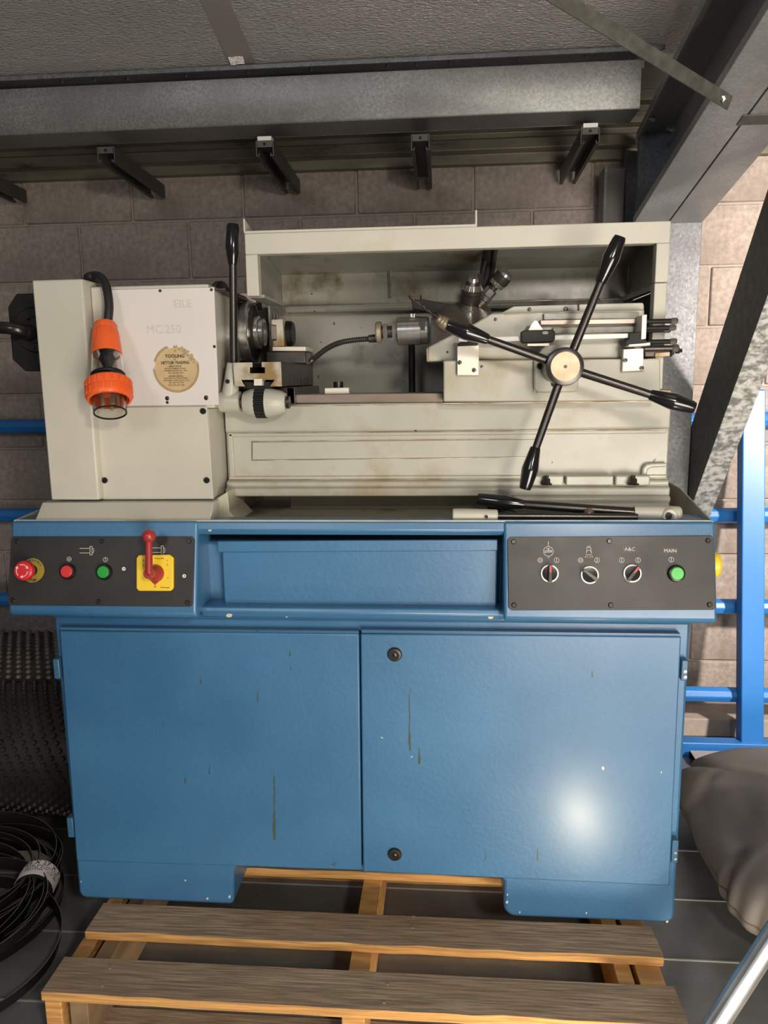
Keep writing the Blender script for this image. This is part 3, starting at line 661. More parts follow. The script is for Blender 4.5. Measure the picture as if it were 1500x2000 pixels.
# ---- headstock
HZ0, HZ1 = 1.022, A(320,556,1.46).z
part('headstock', B(-.677,-.447,1.464,1.84,1.20,HZ1), M['creamy'], bevel=.003)
part('headstock_base', B(-.677,-.459,1.462,1.84,HZ0,1.199), M['creamy'], bevel=.003)
hc = part('nameplate_cover', pp([(200,566),(418,561),(427,791),(219,793)], 1.4605, .004), M['plate'], bevel=.0008, label='white cover plate with a torn round sticker')
lc = part('lower_cover', pp([(190,796),(404,794),(417,975),(200,976)], 1.458, .005), M['creamy'], bevel=.001)
for x, y in ((397,803),(205,938),(404,938)):
    bm = NB(); lathe(bm, [(.0058,0),(.0058,.003),(.0045,.0045),(.0022,.0045),(.0022,.001),(0,.001)], A(x,y,1.458), (0,-1,0), 16, cap=False); obj('cover_screw', bm, M['blackm'], lc)
for x, y, r in ((313,568,.0028),(413,566,.0028),(419,677,.0028),(327,778,.0042),(327,786,.0028),(403,777,.0045)):
    bm = NB(); lathe(bm, [(r,0),(r,.001),(r*.6,.0018),(0,.0018)], A(x,y,1.4605), (0,-1,0), 12, cap=False); obj('rivet', bm, M['rod'], hc)
NY = V((0,-1,0)); Q = lambda x, y: A(x,y,1.4601)
text('lettering', [('EILE', Q(357,594), .0150, 1.0), ('MC.250', Q(320,644), .0165, .95)], M['ghost'], hc, U, NY, .0003)
# sticker with torn edge
sc_ = A(344,720,1.4603); R0 = .0455
bm = NB(); ring = []
for i in range(72):
    a = 2*math.pi*i/72; dg = math.degrees(a); r = R0
    if 15 < dg < 82: r = R0*(.90+.05*math.sin(i*1.9)+random.uniform(-.03,.03))
    if 88 < dg < 108: r = R0*(.86+random.uniform(-.02,.02))
    if 163 < dg < 180: r = R0*(.90+random.uniform(-.01,.01))
    ring.append(sc_+U*r*math.cos(a)+V((0,0,1))*r*math.sin(a))
extr(bm, ring, (0,-.0005,0)); sk = obj('sticker', bm, M['stick'], hc, smooth=False); sk['label'] = 'torn round gold trader sticker'
bm = NB(); ci = lambda r, a0, a1, n=30: circ(sc_+NY*.0006, r, U, V((0,0,1)), n, a0, a1)
strokes([ci(R0*.97,110,162),ci(R0*.97,182,372,50),ci(R0*.92,110,160),ci(R0*.92,182,370,50)], NY, .0007, .0001, bm); obj('sticker_ring', bm, M['inkb'], sk)
bm = NB()
for k in range(26):
    a = math.radians(random.uniform(14,96)); r = R0*random.uniform(.72,.9); c_ = sc_+NY*(.0006+k*.00002)+U*r*math.cos(a)+V((0,0,1))*r*math.sin(a); s = random.uniform(.0015,.004)
    extr(bm, [c_+U*s*math.cos(t)*random.uniform(.6,1.3)+V((0,0,1))*s*math.sin(t)*random.uniform(.5,1) for t in [j*math.pi/3 for j in range(6)]], (0,-.0004,0))
obj('torn_area', bm, M['torn'], sk, smooth=False)
S = lambda dx, dz: sc_+NY*.0009+V((dx,0,dz))
text('lettering', [('TOOLING', S(-.001,.0232), .0062, 1.0), ('BY', S(-.001,.0172), .0024, 1), ('HETTLER TRADING', S(-.001,.0110), .0056, .83)], M['ink'], sk, U, NY, .0001, .03)
text('lettering', [('HEAD OFFICE:', S(-.001,.0045), .0027, 1.05), ('SYDNEY OFFICE:', S(-.001,-.0142), .0027, 1.05)], M['ink'], sk, U, NY, .0001, .02)
text('lettering', [('369 SETTLEMENT ROAD,', S(-.001,.0002), .0027, 1.05), ('THOMASTOWN, VIC. 3074', S(-.001,-.0040), .0027, 1.05), ('TEL: (03) 464 1677', S(-.001,-.0084), .0027, 1.05), ('10/273-279 VICTORIA STREET,', S(-.001,-.0182), .0027, 1.02), ('WETHERILL PARK, N.S.W. 2164', S(-.001,-.0224), .0027, 1.0), ('TEL: (02) 725 3799', S(-.001,-.0266), .0027, 1.05), ('FAX: (02) 604 3750', S(-.001,-.0312), .0027, 1.05)], M['inkb'], sk, U, NY, .0001, .01)
# end cover
ex0, ex1 = -.778, -.678
bm = NB(); extr(bm, [(ex0,1.44,1.0245),(ex1-.003,1.44,1.0245),(ex1,1.449,1.0245),(ex1,1.86,1.0245),(ex0,1.86,1.0245)], (0,0,1.443-1.0245)); part('end_cover', bm, M['creamy'], bevel=.003)
bm = NB(); lathe(bm, [(.003,0),(.003,.001),(0,.0015)], A(165,569,1.4605), (0,-1,0), 10, cap=False); part('cover_screw', bm, M['blackm'])
# octagon plate with conduit at the far left
op = part('motor_flange', pp([(31,574),(78,572),(78,725),(49,725),(24,702),(15,600)], 1.60, .05), M['blackm'], bevel=.002, label='dark octagonal plate behind the end cover')
obj('mounting_bracket', B(-.92,-.770,1.65,1.74,1.30,1.42), M['blackm'], op, bevel=.003)
c = A(72,645,1.598); bm = NB(); lathe(bm, [(.047,0),(.047,.004),(.044,.010),(.028,.010),(.026,.014)], c, (0,-1,0), 36); obj('round_flange', bm, M['blackm'], op)
for x, y in ((57,622),(64,679)):
    bm = NB(); lathe(bm, [(.0045,0),(.0045,.003),(.002,.003),(.002,.001)], A(x,y,1.587), (0,-1,0), 10); obj('flange_screw', bm, M['rod'], op)
path = smooth_path([A(66,650,1.60), A(50,648,1.575), A(28,643,1.56), A(0,640,1.56), A(-60,641,1.57), A(-130,650,1.60), A(-320,700,1.70), A(-560,900,1.9), V((-2.1,2.2,.4)), V((-2.15,2.3,.02))], 6)
bm = NB(); tube(bm, path, .0125, 16); part('conduit', bm, M['rod'], label='thick dark conduit leaving to the left')
bm = NB(); lathe(bm, [(.0165,0),(.0165,.012),(.0135,.016)], A(63,650,1.588), (-.5,-.6,.0), 20); obj('conduit_gland', bm, M['blackm'], op)

# ---- spindle nose
SY, SZ = 1.665, A(478,650,1.665).z
def SX(px): return A(px,650,SY).x
def spl(prof, m, nm, lab=None, n=48):
    bm = NB(); lathe(bm, [(r, 0) if False else (r, SX(p)-SX(440)) for r, p in prof], (SX(440),SY,SZ), (1,0,0), n); return part(nm, bm, m, label=lab)
spl([(.108,432),(.108,441),(.104,443),(.088,443)], M['steeld'], 'bearing_cover')
spl([(.055,443),(.055,452),(.059,452),(.059,480)], M['steel'], 'spindle_drum')
spl([(.064,481),(.066,482),(.066,496),(.064,497),(.058,497)], M['steel'], 'spindle_flange')
spl([(.0575,490),(.0575,497.3),(.040,498),(.036,502)], M['steeld'], 'spindle_face')  # face turned from the lamps, its shade put into a darker steel
spl([(.035,498),(.035,508),(.033,509),(.03,509)], M['steel'], 'collet_nut')
spl([(.024,508),(.029,510),(.0285,517),(.022,518),(.018,512),(.012,512)], M['steel'], 'collet')
for a in range(6):
    aa = a*math.pi/3+.3; bm = NB(); lathe(bm, [(.004,0),(.004,.001),(.002,.001)], (SX(497)+.0005, SY+.055*math.cos(aa), SZ+.055*math.sin(aa)), (1,0,0), 8); part('flange_bolt', bm, M['blackm'])
# guard arc behind the chuck
part('headstock_top_ledge', yz([(1.50,HZ1-.008),(1.50,HZ1-.004),(1.80,HZ1-.004),(1.80,HZ1-.02)], -.447, -.425), M['steeld'], bevel=.001)

# ---- cross slide
CY = 1.475
pts = [(454.4,708),(493,707.5),(493,717.6),(488,717.6),(488,728.8),(517,728.8),(517,717.6),(510.7,717.6),(510.7,707),(549,706.5),(550.7,755),(526.4,755),(536,742),(471,742),(479,755),(458,755)]
bm = pp(pts, CY, .37); cs = part('cross_slide', bm, [M['patina'], M['steeld']], bevel=.0008)
for p in cs.data.polygons:
    if abs(p.normal.y) < .5: p.material_index = 1
obj('gib', pp([(496,740),(512,740),(512,753),(496,753)], CY-.001, .1), M['alu'], cs)
obj('slide_bearing', pp([(474,746),(532,746),(530,759),(476,759)], CY+.014, .33), M['blackm'], cs)
bm = NB()
for k in range(6): box(bm, cs.data.vertices[9].co.x-.0005 if False else A(550,750,CY).x, A(550,750,CY).x+.0012, 1.55+.04*k, 1.553+.04*k, A(550,750,CY).z-.002, A(550,750,CY).z+.012)
obj('scale_marks', bm, M['ink'], cs)
# saddle under the slide
part('saddle', B(A(452,760,1.51).x, A(572,770,1.51).x, 1.53, 1.83, zt_+.0005, A(500,757,1.53).z), M['steeld'], bevel=.002)
part('saddle_front', pp([(560,757),(576,756),(577,789),(562,790)], 1.53, .02), M['steeld'], bevel=.001)
# tool posts on the slide
zs = A(500,707,CY).z
zt0 = zs
part('tool_block', B(A(520,700,1.66).x, A(597,700,1.66).x, 1.66, 1.76, zt0, A(560,686,1.66).z), M['steeld'], bevel=.002, label='dark tool block on the cross slide')
part('tool_bar', pp([(532,677),(597,677),(597,685.5),(532,685.5)], 1.655, .09), M['alu'], bevel=.001, label='pale flat bar on the tool block')
bm = pp([(530,624),(552,623),(555,676),(533,677),(533,666),(540,665),(539,635),(530,634)], 1.66, .05); part('tool_holder', bm, M['patina'], bevel=.001, label='upright tool holder block')
part('tool_bit', pp([(529,636),(538,636),(539,662),(530,663)], 1.655, .012), M['way'], bevel=.0008)
bm = NB()
for x in (535,541): cyl(bm, A(x,624,1.675), A(x,614,1.675), .0028, n=8)
part('tool_screw', bm, M['rod'])
bm = NB(); lathe(bm, [(.027,0),(.027,.016)], A(556,652,1.70), (1,0,0), 32); lathe(bm, [(.024,.016),(.024,.02)], A(556,652,1.70), (1,0,0), 32); part('rear_disc', bm, M['blackm'])
bm = NB(); box(bm, *pbd(597,688,608,712,1.67,.03)); part('coolant_nozzle_block', bm, M['steeld'], bevel=.001)
# coolant hose, ribbed
path = smooth_path([A(606,707,1.67), A(620,695,1.66), A(640,680,1.65), A(665,669,1.64), A(695,664,1.635), A(722,662,1.63)], 14)
bm = NB(); tube(bm, path, .0058, 12, rf=lambda i: 1.06 if i % 2 else .78); hs = part('coolant_hose', bm, M['hose'], ang=80, label='flexible ribbed metal coolant hose')
bm = NB(); cyl(bm, A(720,662,1.63), A(740,660,1.63), .0078, .0085); obj('hose_ferrule', bm, M['steeld'], hs)
# ---- feed lever and drum at left
LY = 1.50
c0 = A(428,785,LY); c1 = A(470,785,LY); HL = c1.x-c0.x
bm = NB(); lathe(bm, [(.016,0),(.0195,.003),(.021,.012),(.020,HL)], c0, (1,0,0), 28); lh = part('lever_hub', bm, M['cream'], bevel=0)
pa, pb_ = A(448,785,LY), A(456,709,LY)
bm = NB(); lathe(bm, [(.0185,0),(.0145,.04),(.0125,(pb_-pa).length)], pa, pb_-pa, 20); obj('lever_socket', bm, M['cream'], lh, bevel=.002)
bm = NB(); lathe(bm, [(.0042,0),(.0042,.002),(.002,.002),(.002,.0005)], A(444.5,745,LY-.0165), (0,-1,0), 12); obj('socket_screw', bm, M['blackm'], lh)
ltop = A(455.5,512,LY)
bm = NB(); cyl(bm, pb_-V((0,0,.01)), ltop+V((0,0,.01)), .0080, .0076, 20); obj('lever_rod', bm, M['rod'], lh)
GR = [(.0085,0),(.0092,.002),(.0145,.032),(.0135,.045),(.0118,.072),(.0105,.0765),(0,.077)]
def grip(par, a, dirv, L, m=M['black']):
    k = L/.077; bm = NB(); lathe(bm, [(r*1.0, h*k) for r, h in GR], a, dirv, 24, cap=False); return obj('grip', bm, m, par)
grip(lh, A(455,517,LY), A(455,437,LY)-A(455,517,LY), (A(455,437,LY)-A(455,517,LY)).length)
c0 = A(474,787,LY); 
def dx(px): return A(px,787,LY).x-c0.x
bm = NB(); lathe(bm, [(.014,0),(.022,.004),(.0285,dx(494)),(.029,dx(501))], c0, (1,0,0), 32); fd = part('feed_drum', bm, M['cream'], label='cream feed drum with toothed black pinion')
bm = NB(); lathe(bm, [(.029,dx(521)),(.0285,dx(530)),(.023,dx(551)),(.018,dx(559))], c0, (1,0,0), 32); obj('drum_half', bm, M['cream'], fd)
bm = NB(); lathe(bm, [(.0295,dx(501)),(.0295,dx(521))], c0, (1,0,0), 88, fl=lambda i: 1.03 if (i//2) % 2 else .94); obj('pinion', bm, M['blackm'], fd, ang=20)
bm = NB(); lathe(bm, [(.012,-.008),(.012,.001)], c0, (1,0,0), 20); lathe(bm, [(.012,dx(559)),(.012,dx(566))], c0, (1,0,0), 20); obj('drum_shaft', bm, M['steeld'], fd)

# ---- turret slide (right)
TY = 1.50
part('turret_saddle', pp([(866,704),(1290,700),(1290,784),(866,785)], TY, .27), M['cream'], bevel=.003)
part('turret_slide', pp([(833,679),(841,675),(905,643),(930,630),(960,612),(1100,607),(1259,604),(1258,699),(834,706)], TY+.022, .20), M['cream'], bevel=.003)
part('slide_nose', pp([(832,681),(838,678),(838,707),(833,706)], TY+.018, .05), M['way'], bevel=.001)
part('slide_cap', pp([(975,613),(1004,598),(1128,594),(1129,611)], TY+.045, .14), M['creamy'], bevel=.002)
part('slide_cap', pp([(1131,594),(1256,591),(1258,596),(1258,607),(1131,611)], TY+.045, .14), M['creamy'], bevel=.002)
part('stop_rail', pp([(1055,625),(1250,622),(1250,632),(1056,635)], TY+.004, .02), M['way'], bevel=.001, label='brown worn steel stop rail')
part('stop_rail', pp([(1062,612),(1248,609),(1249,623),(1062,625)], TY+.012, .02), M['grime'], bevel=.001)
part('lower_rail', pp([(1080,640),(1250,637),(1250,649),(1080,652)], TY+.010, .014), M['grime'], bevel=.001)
part('scale_bar', pp([(896,660),(1228,651),(1228,660),(896,669)], TY-.022, .006), M['white'], bevel=.0006, label='white linear scale bar')
rb = part('scale_reader', pp([(1018,648),(1024,645),(1078,644),(1084,647),(1084,662),(1080,668),(1022,670),(1018,667)], TY-.036, .022), M['blackm'], bevel=.0015, label='black reader head on the scale bar')
c = A(1065,650,TY-.0365); bm = NB(); strokes([[c+V((a,0,b)) for a, b in ((-.0035,-.0018),(.0035,-.0018),(.0048,0),(.0035,.0018),(-.0035,.0018),(-.0048,0),(-.0035,-.0018))],[c+V((-.002,0,0)),c+V((.002,0,0))]], NY, .0008, .0003, bm); obj('reader_mark', bm, M['white'], rb)
tb = part('triangle_bracket', pp([(1031,646),(1041,628),(1045,625),(1050,628),(1062,645)], TY-.020, .004), M['alu'], bevel=.0006)
bm = NB(); lathe(bm, [(.004,0),(.004,.002),(.002,.002),(.002,.0005)], A(1046,631,TY-.020), (0,-1,0), 12); obj('bracket_screw', bm, M['steel'], tb)
part('reader_clip', pp([(1030,671),(1073,670),(1073,676),(1030,676)], TY-.032, .012), M['alu'], bevel=.0006)
for pts, scr in (([(893,676),(936,674),(935,733),(893,733)], ((898,708),(926,723))), ([(1218,682),(1257,680),(1257,724),(1215,726)], ((1221,704),(1253,719)))):
    b = part('scale_bracket', pp(pts, TY-.012, .012), M['alu'], bevel=.001, label='pale aluminium bracket with two screws')
    for x, y in scr:
        bm = NB(); lathe(bm, [(.0042,0),(.0042,.0012),(.0022,.0016),(.0022,.0005),(0,.0005)], A(x,y,TY-.012), (0,-1,0), 14, cap=False); obj('bracket_screw', bm, M['rod'], b)
part('clamp_block', pp([(894,671),(900,668),(914,668),(914,663),(933,662),(934,673),(894,675)], TY-.026, .03), M['blackm'], bevel=.001)
part('clamp_block', pp([(1229,650),(1252,648),(1252,662),(1264,664),(1264,670),(1222,675),(1222,666),(1229,662)], TY-.030, .04), M['blackm'], bevel=.001)
part('stop_lip', pp([(1227,671),(1271,668),(1271,675),(1240,677),(1227,677)], TY-.030, .05), M['alu'], bevel=.002)
part('stop_plate', pp([(1254,615),(1264,614),(1262,662),(1252,663)], TY-.035, .05), M['alu'], bevel=.001, label='upright pale stop plate carrying the stop screws')
def stop(px0, px1, py, Y, r, hd, m):
    a, b = A(px0,py,Y), A(px1,py-1,Y); b.y = a.y; bm = NB(); cyl(bm, a, b, r, n=14); s = part('stop_screw', bm, m)
    bm = NB(); lathe(bm, [(r*1.1,0),(r*1.45,.003),(r*1.45,.010),(r*.8,.013)], b, (1,0,0), 6); obj('screw_head', bm, M['strap'], s)
stop(1262,1310,628,TY-.010,.0045,1,M['blackm']); stop(1262,1306,641,TY-.010,.0045,1,M['blackm']); stop(1262,1296,646,TY+.012,.0040,1,M['blackm']); stop(1266,1308,668,TY-.010,.0045,1,M['blackm'])
stop(1258,1312,681,TY+.004,.0055,1,M['steeld']); part('stop_bush', pp([(1258,678),(1311,677),(1310,697),(1259,698)], TY+.010, .02), M['steeld'], bevel=.002); part('stop_bush_tip', pp([(1279,689),(1309,687),(1309,696),(1279,698)], TY+.006, .01), M['patina'], bevel=.001)
part('stop_end_plate', pp([(1311,674),(1318,677),(1318,691),(1311,697)], TY, .02), M['blackm'], bevel=.001)
bm = NB(); lathe(bm, [(.006,0),(.006,.006),(.004,.007),(.004,.011)], A(1320,685,TY+.008), (1,0,0), 6); part('stop_bolt', bm, M['rod'])
for x, y, r in ((968,624,.0032),(1034,604,.0035),(1105,604,.0045),(1131,619,.0035),(874,688,.0022),(941,716,.0028),(1060,740,.0030)):
    bm = NB(); lathe(bm, [(r,0),(r,.001),(r*.6,.0014),(0,.0014)], A(x,y,TY+(.0215 if y < 700 else -.0005) - (.0 if y > 610 else -.022)), (0,-1,0), 12, cap=False); part('slide_screw', bm, M['rod'])
# hub plate + star wheel
hp = part('hub_plate', pp([(1047,690),(1118,690),(1130,700),(1130,757),(1122,765),(1052,766),(1043,760),(1043,696)], TY-.012, .012), M['creamy'], bevel=.003)
for x, y in ((1055,715),(1083,750)):
    bm = NB(); lathe(bm, [(.0062,0),(.0062,.003),(.003,.003),(.003,.0005)], A(x,y,TY-.012), (0,-1,0), 14); obj('socket_screw', bm, M['blackm'], hp)
HC = A(1104,716,1.385)
bm = NB(); lathe(bm, [(.026,.135),(.030,.10),(.033,.02),(.0335,.006),(.032,.002),(.025,.0)], (HC.x,HC.y,HC.z), (0,1,0), 40); sw_ = part('star_handwheel', bm, M['rod'], label='four spoke star handwheel with black grips')
bm = NB(); lathe(bm, [(.0252,.001),(.0252,-.0015),(.003,-.0015),(.003,.004)], HC, (0,1,0), 40, cap=False); obj('hub_face', bm, M['brass'], sw_)
for (ax, ay), (bx_, by), (cx, cy) in (((1117,690),(1173,552),(1212,461)), ((1080,708),(953,663),(872,634)), ((1130,726),(1270,771),(1358,797)), ((1094,742),(1046,874),(1025,957))):
    hy = 1.405; p0, p1, p2 = A(ax,ay,hy), A(bx_,by,hy-.010), A(cx,cy,hy-.018); dv = (p2-p1).normalized()
    bm = NB(); cyl(bm, p0, p1+dv*.01, .0078, .0070, 18); sp = obj('spoke', bm, M['rod'], sw_)
    k = (p2-p1).length; bm = NB(); lathe(bm, [(.0088,0),(.0096,.003),(.0150,k*.50),(.0148,k*.56),(.0112,k-.006),(.0095,k-.001),(0,k)], p1, dv, 24, cap=False); obj('grip', bm, M['black'], sp)

# ---- turret head with tools
def hull(pts, nm, m, **k):
    bm = NB()
    for p in pts: bm.verts.new(p)
    bmesh.ops.convex_hull(bm, input=bm.verts); bmesh.ops.dissolve_limit(bm, angle_limit=.02, verts=bm.verts, edges=bm.edges); return part(nm, bm, m, **k)
fr_ = [A(842,622,1.585), A(919,637,1.545), A(841.5,677,1.575), A(858,605,1.62), A(902,586,1.655), A(951,595,1.665), A(967,616,1.60)]
ctr = sum(fr_, V())/len(fr_)
bk_ = [ctr+(p-ctr)*.72+V((.012,.075,.004)) for p in fr_]
th = hull(fr_+bk_, 'turret_head', M['steeld'], bevel=.001, smooth=True, ang=10, label='hexagonal turret head carrying the tools')
th.data.materials[0] = mat('turret_steel', (.22,.195,.17), .30, .75, c2=(.42,.38,.34), ns=16)
def tool(nm, o, ax, segs, lab=None):
    """segs: list of (profile, material, name, n)"""
    root = None
    for prof, m, pn, n in segs:
        bm = NB(); lathe(bm, prof, o, ax, n); x = part(pn if root is None else pn, bm, m) if root is None else obj(pn, bm, m, root)
        if root is None: root = x; x.name = nm; 
    if lab: root['label'] = lab
    return root
# left: bright holder on the spindle axis
c = A(838,645,1.615)
def tx(px): return A(838,645,1.615).x-A(px,645,1.615).x
tool('collet_holder', c, (-1,.02,-.02), [([(.025,0),(.0275,.003),(.0275,tx(823)),(.026,tx(823)+.001),(.0285,tx(822)),(.0285,tx(778)),(.026,tx(775))], M['steel'], 'sleeve', 40),
    ([(.021,tx(775)),(.021,tx(767))], M['steel'], 'hex_nut', 6), ([(.012,tx(767)),(.012,tx(757))], M['steeld'], 'neck', 20), ([(.0185,tx(757)),(.0185,tx(749))], M['steel'], 'hex_nut', 6),
    ([(.013,tx(749)),(.013,tx(745))], M['steeld'], 'neck', 20), ([(.0205,tx(745)),(.0215,tx(744)),(.0215,tx(737)),(.019,tx(734)),(.008,tx(734))], M['brass'], 'collar', 28)], 'bright steel collet holder pointing at the spindle')
part('collet_slot', pp([(818,627),(830,627),(830,645),(819,645)], 1.5875, .004), M['ink'], smooth=False)
bm = NB(); cyl(bm, A(803,620,1.60), A(803,613,1.60), .004); cyl(bm, A(809,620,1.60), A(809,613,1.60), .0032); part('collet_screw', bm, M['steel'])
# black block + drill
bb = pp([(804,586),(829,585),(867,592),(868,607),(848,612),(805,602)], 1.625, .045); part('square_tool_block', bb, M['blackm'], bevel=.001, label='black square tool block')
bm = NB(); cyl(bm, A(822,586,1.64), A(822,577,1.64), .0015, n=6); part('block_pin', bm, M['blackm'])
c = A(866,630,1.565); ax = (A(812,592,1.535)-A(858,627,1.555)).normalized()
tool('drill_holder', c, ax, [([(.0135,-.012),(.0135,.002),(.0115,.004),(.0115,.008),(.0085,.010),(.0085,.015),(.005,.017)], M['brass'], 'sleeve', 28)], 'small chuck holding a twist drill')
bm = NB(); a0 = c+ax*.019; Ld = (A(812,592,1.535)-c).length
u_, w__, _ = frame(ax); n = 60; rings = []
for i in range(n+1):
    t = i/n; tw = t*math.pi*5; r = .0036*(1 if i < n-3 else (n-i)/4+.05); rr_ = []
    for k in range(12):
        a = 2*math.pi*k/12; rad = r*(.55+.45*abs(math.cos(a)))
        rr_.append(bm.verts.new(a0+ax*(Ld*t)+(u_*math.cos(a+tw)+w__*math.sin(a+tw))*rad))
    rings.append(rr_)
for a, b in zip(rings, rings[1:]):
    for k in range(12): bm.faces.new((a[k],a[(k+1)%12],b[(k+1)%12],b[k]))
bm.faces.new(rings[0]); bm.faces.new(rings[-1]); part('twist_drill', bm, M['steeld'])
# drill chuck
c = A(917,606,1.61); ax = V((.10,-.42,.86)).normalized()
dc = tool('drill_chuck', c, ax, [([(.0165,-.004),(.0165,.002),(.0145,.004),(.0145,.014),(.0155,.015)], M['steel'], 'shank', 28), ([(.0185,.015),(.0195,.018),(.0195,.034)], M['steeld'], 'body', 32),
    ([(.0195,.0345),(.0210,.0365),(.0210,.044),(.0185,.047),(.012,.060)], M['steeld'], 'nose_sleeve', 32), ([(.0125,.052),(.0095,.067),(.004,.067),(.004,.062)], M['steel'], 'nose_cone', 28)], 'keyed drill chuck pointing up')
bm = NB(); u_, w__, a_ = frame(ax)
for k in range(30):
    t = 2*math.pi*k/30; e = u_*math.cos(t)+w__*math.sin(t); s = a_.cross(e)*.0011
    p, q = c+a_*.0445+e*.0212, c+a_*.0535+e*.0155; extr(bm, [p-s,p+s,q+s,q-s], e*.0008+a_*.0008)
obj('gear_teeth', bm, M['steel'], dc)
# second station: knurled holder pointing up right
c = A(938,592,1.64); ax = (A(990,532,1.615)-c).normalized()
tool('knurled_holder', c, ax, [([(.0125,-.004),(.0125,.010),(.011,.011)], M['steel'], 'sleeve', 28), ([(.0135,.012),(.0135,.021)], M['steel'], 'ring', 28), ([(.0125,.022),(.0125,.036)], M['steel'], 'hex_nut', 6), ([(.008,.036),(.008,.048)], M['steeld'], 'neck', 20),
    ([(.0150,.047),(.0160,.049),(.0160,.056)], M['steel'], 'front_ring', 28), ([(.0170,.0565),(.0175,.058),(.0175,.072),(.0165,.073)], M['steeld'], 'knurled_collar', 60), ([(.0165,.0735),(.0160,.079),(.0130,.082),(.004,.082)], M['steel'], 'end_cap', 28)], 'knurled tool holder pointing up to the right')
# black hoses from above
bm = NB(); tube(bm, smooth_path([A(962,470,1.70), A(955,505,1.69), A(950,540,1.68), A(944,572,1.67)], 10), .0155, 14, rf=lambda i: 1 if i % 2 else .95); hz = part('cable_bundle', bm, M['cord'], label='black cables hanging over the turret')
for k, (pts, r) in enumerate((([(970,470),(966,500),(962,530),(955,560)], .0045), ([(948,510),(943,530),(942,550),(950,575)], .004), ([(936,535),(938,552),(930,568),(926,580)], .0035), ([(935,540),(945,565),(953,580)], .003))):
    bm = NB(); tube(bm, smooth_path([A(x,y,1.665-.003*k) for x, y in pts], 6), r, 8); obj('cable', bm, M['cord'], hz)
bm = NB(); cyl(bm, A(804,672,1.76), A(805,770,1.76), .0075, n=12); part('vertical_shaft', bm, M['blackm'])

# ---- hood
HY = 1.52
hx0, hx1 = -.388, .411; zT, zTi = 1.530, 1.491
hood = part('hood_frame', NB(), M['creamy'])
bm = NB()
box(bm, hx0, hx1, HY, HY+.024, zTi, zT)
pl_z = A(488,578,HY).z
box(bm, hx0, hx0+.024, HY, HY+.024, pl_z, zTi)
pr_z = A(1297,551,HY).z
box(bm, hx1-.024, hx1, HY, HY+.024, pr_z, zTi)
hood.data.materials.clear(); bpy.data.objects.remove(hood)
hood = part('hood_frame', bm, M['creamy'], bevel=.0015)
HB = 1.83
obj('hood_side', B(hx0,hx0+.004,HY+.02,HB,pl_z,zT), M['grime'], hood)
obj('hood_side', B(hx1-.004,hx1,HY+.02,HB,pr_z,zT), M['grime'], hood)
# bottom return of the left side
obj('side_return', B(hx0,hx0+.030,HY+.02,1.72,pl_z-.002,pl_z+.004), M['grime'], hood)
# sloping back: upper slope then vertical, with a step ledge
zb1 = A(870,529,HB).z; zb2 = A(870,590,HB).z
bkm = yz([(HB,zb2),(HB,zb1),(HY+.12,zT-.004),(HY+.024,zT-.004),(HY+.024,zT),(HY+.12,zT),(HB+.004,zb1+.002),(HB+.004,zb2)], hx0+.004, hx1-.004)
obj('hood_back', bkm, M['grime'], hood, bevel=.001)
# vertical crease
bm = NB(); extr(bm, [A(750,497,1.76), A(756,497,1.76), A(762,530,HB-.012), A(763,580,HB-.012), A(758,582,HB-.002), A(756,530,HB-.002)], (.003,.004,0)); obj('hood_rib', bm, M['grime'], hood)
lz0, lz1 = A(870,604,1.79).z, A(870,592,1.79).z
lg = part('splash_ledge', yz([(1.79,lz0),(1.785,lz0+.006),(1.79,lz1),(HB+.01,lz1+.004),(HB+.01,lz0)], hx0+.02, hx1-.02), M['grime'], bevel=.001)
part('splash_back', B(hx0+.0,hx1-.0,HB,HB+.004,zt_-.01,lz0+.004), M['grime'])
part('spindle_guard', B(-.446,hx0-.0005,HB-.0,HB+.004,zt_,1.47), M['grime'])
part('guard_bracket', pb(466,571,500,592,1.66,.02), M['way'], bevel=.002)
part('splash_side', B(hx1-.006,hx1-.002,1.56,HB,zt_,pr_z-.01), M['blackm'])
part('right_post', B(hx1-.024,hx1-.001,HY+.002,HY+.03,A(1290,760,HY).z,pr_z-.001), M['creamy'], bevel=.0015)
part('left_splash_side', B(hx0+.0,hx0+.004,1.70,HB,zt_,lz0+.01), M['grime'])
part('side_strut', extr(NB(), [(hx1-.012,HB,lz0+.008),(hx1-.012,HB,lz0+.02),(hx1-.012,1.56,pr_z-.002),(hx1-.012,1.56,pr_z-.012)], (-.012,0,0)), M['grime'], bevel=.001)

# ================================================================ LOOSE THINGS ON THE MACHINE
# sheet tray on the hood
tr = thing('sheet_tray', (-.15,1.6,zT), 'thin cream folded sheet tray lying on top of the machine hood', 'tray')
tx0, tx1 = A(476,460,HY).x, A(932,444,HY).x
obj('base_sheet', B(tx0,tx1,HY+.001,1.78,zT,zT+.005), M['creamy'], tr, bevel=.001)
bm = NB(); extr(bm, [(tx0,HY+.001,zT+.004),(tx0,HY+.001,zT+.027),(tx0,1.60,zT+.010),(tx0,1.78,zT+.004)], (.003,0,0)); obj('left_flange', bm, M['creamy'], tr)
obj('right_flange', B(tx1-.004,tx1,HY+.001,HY+.02,zT+.003,zT+.030), M['creamy'], tr, bevel=.001)
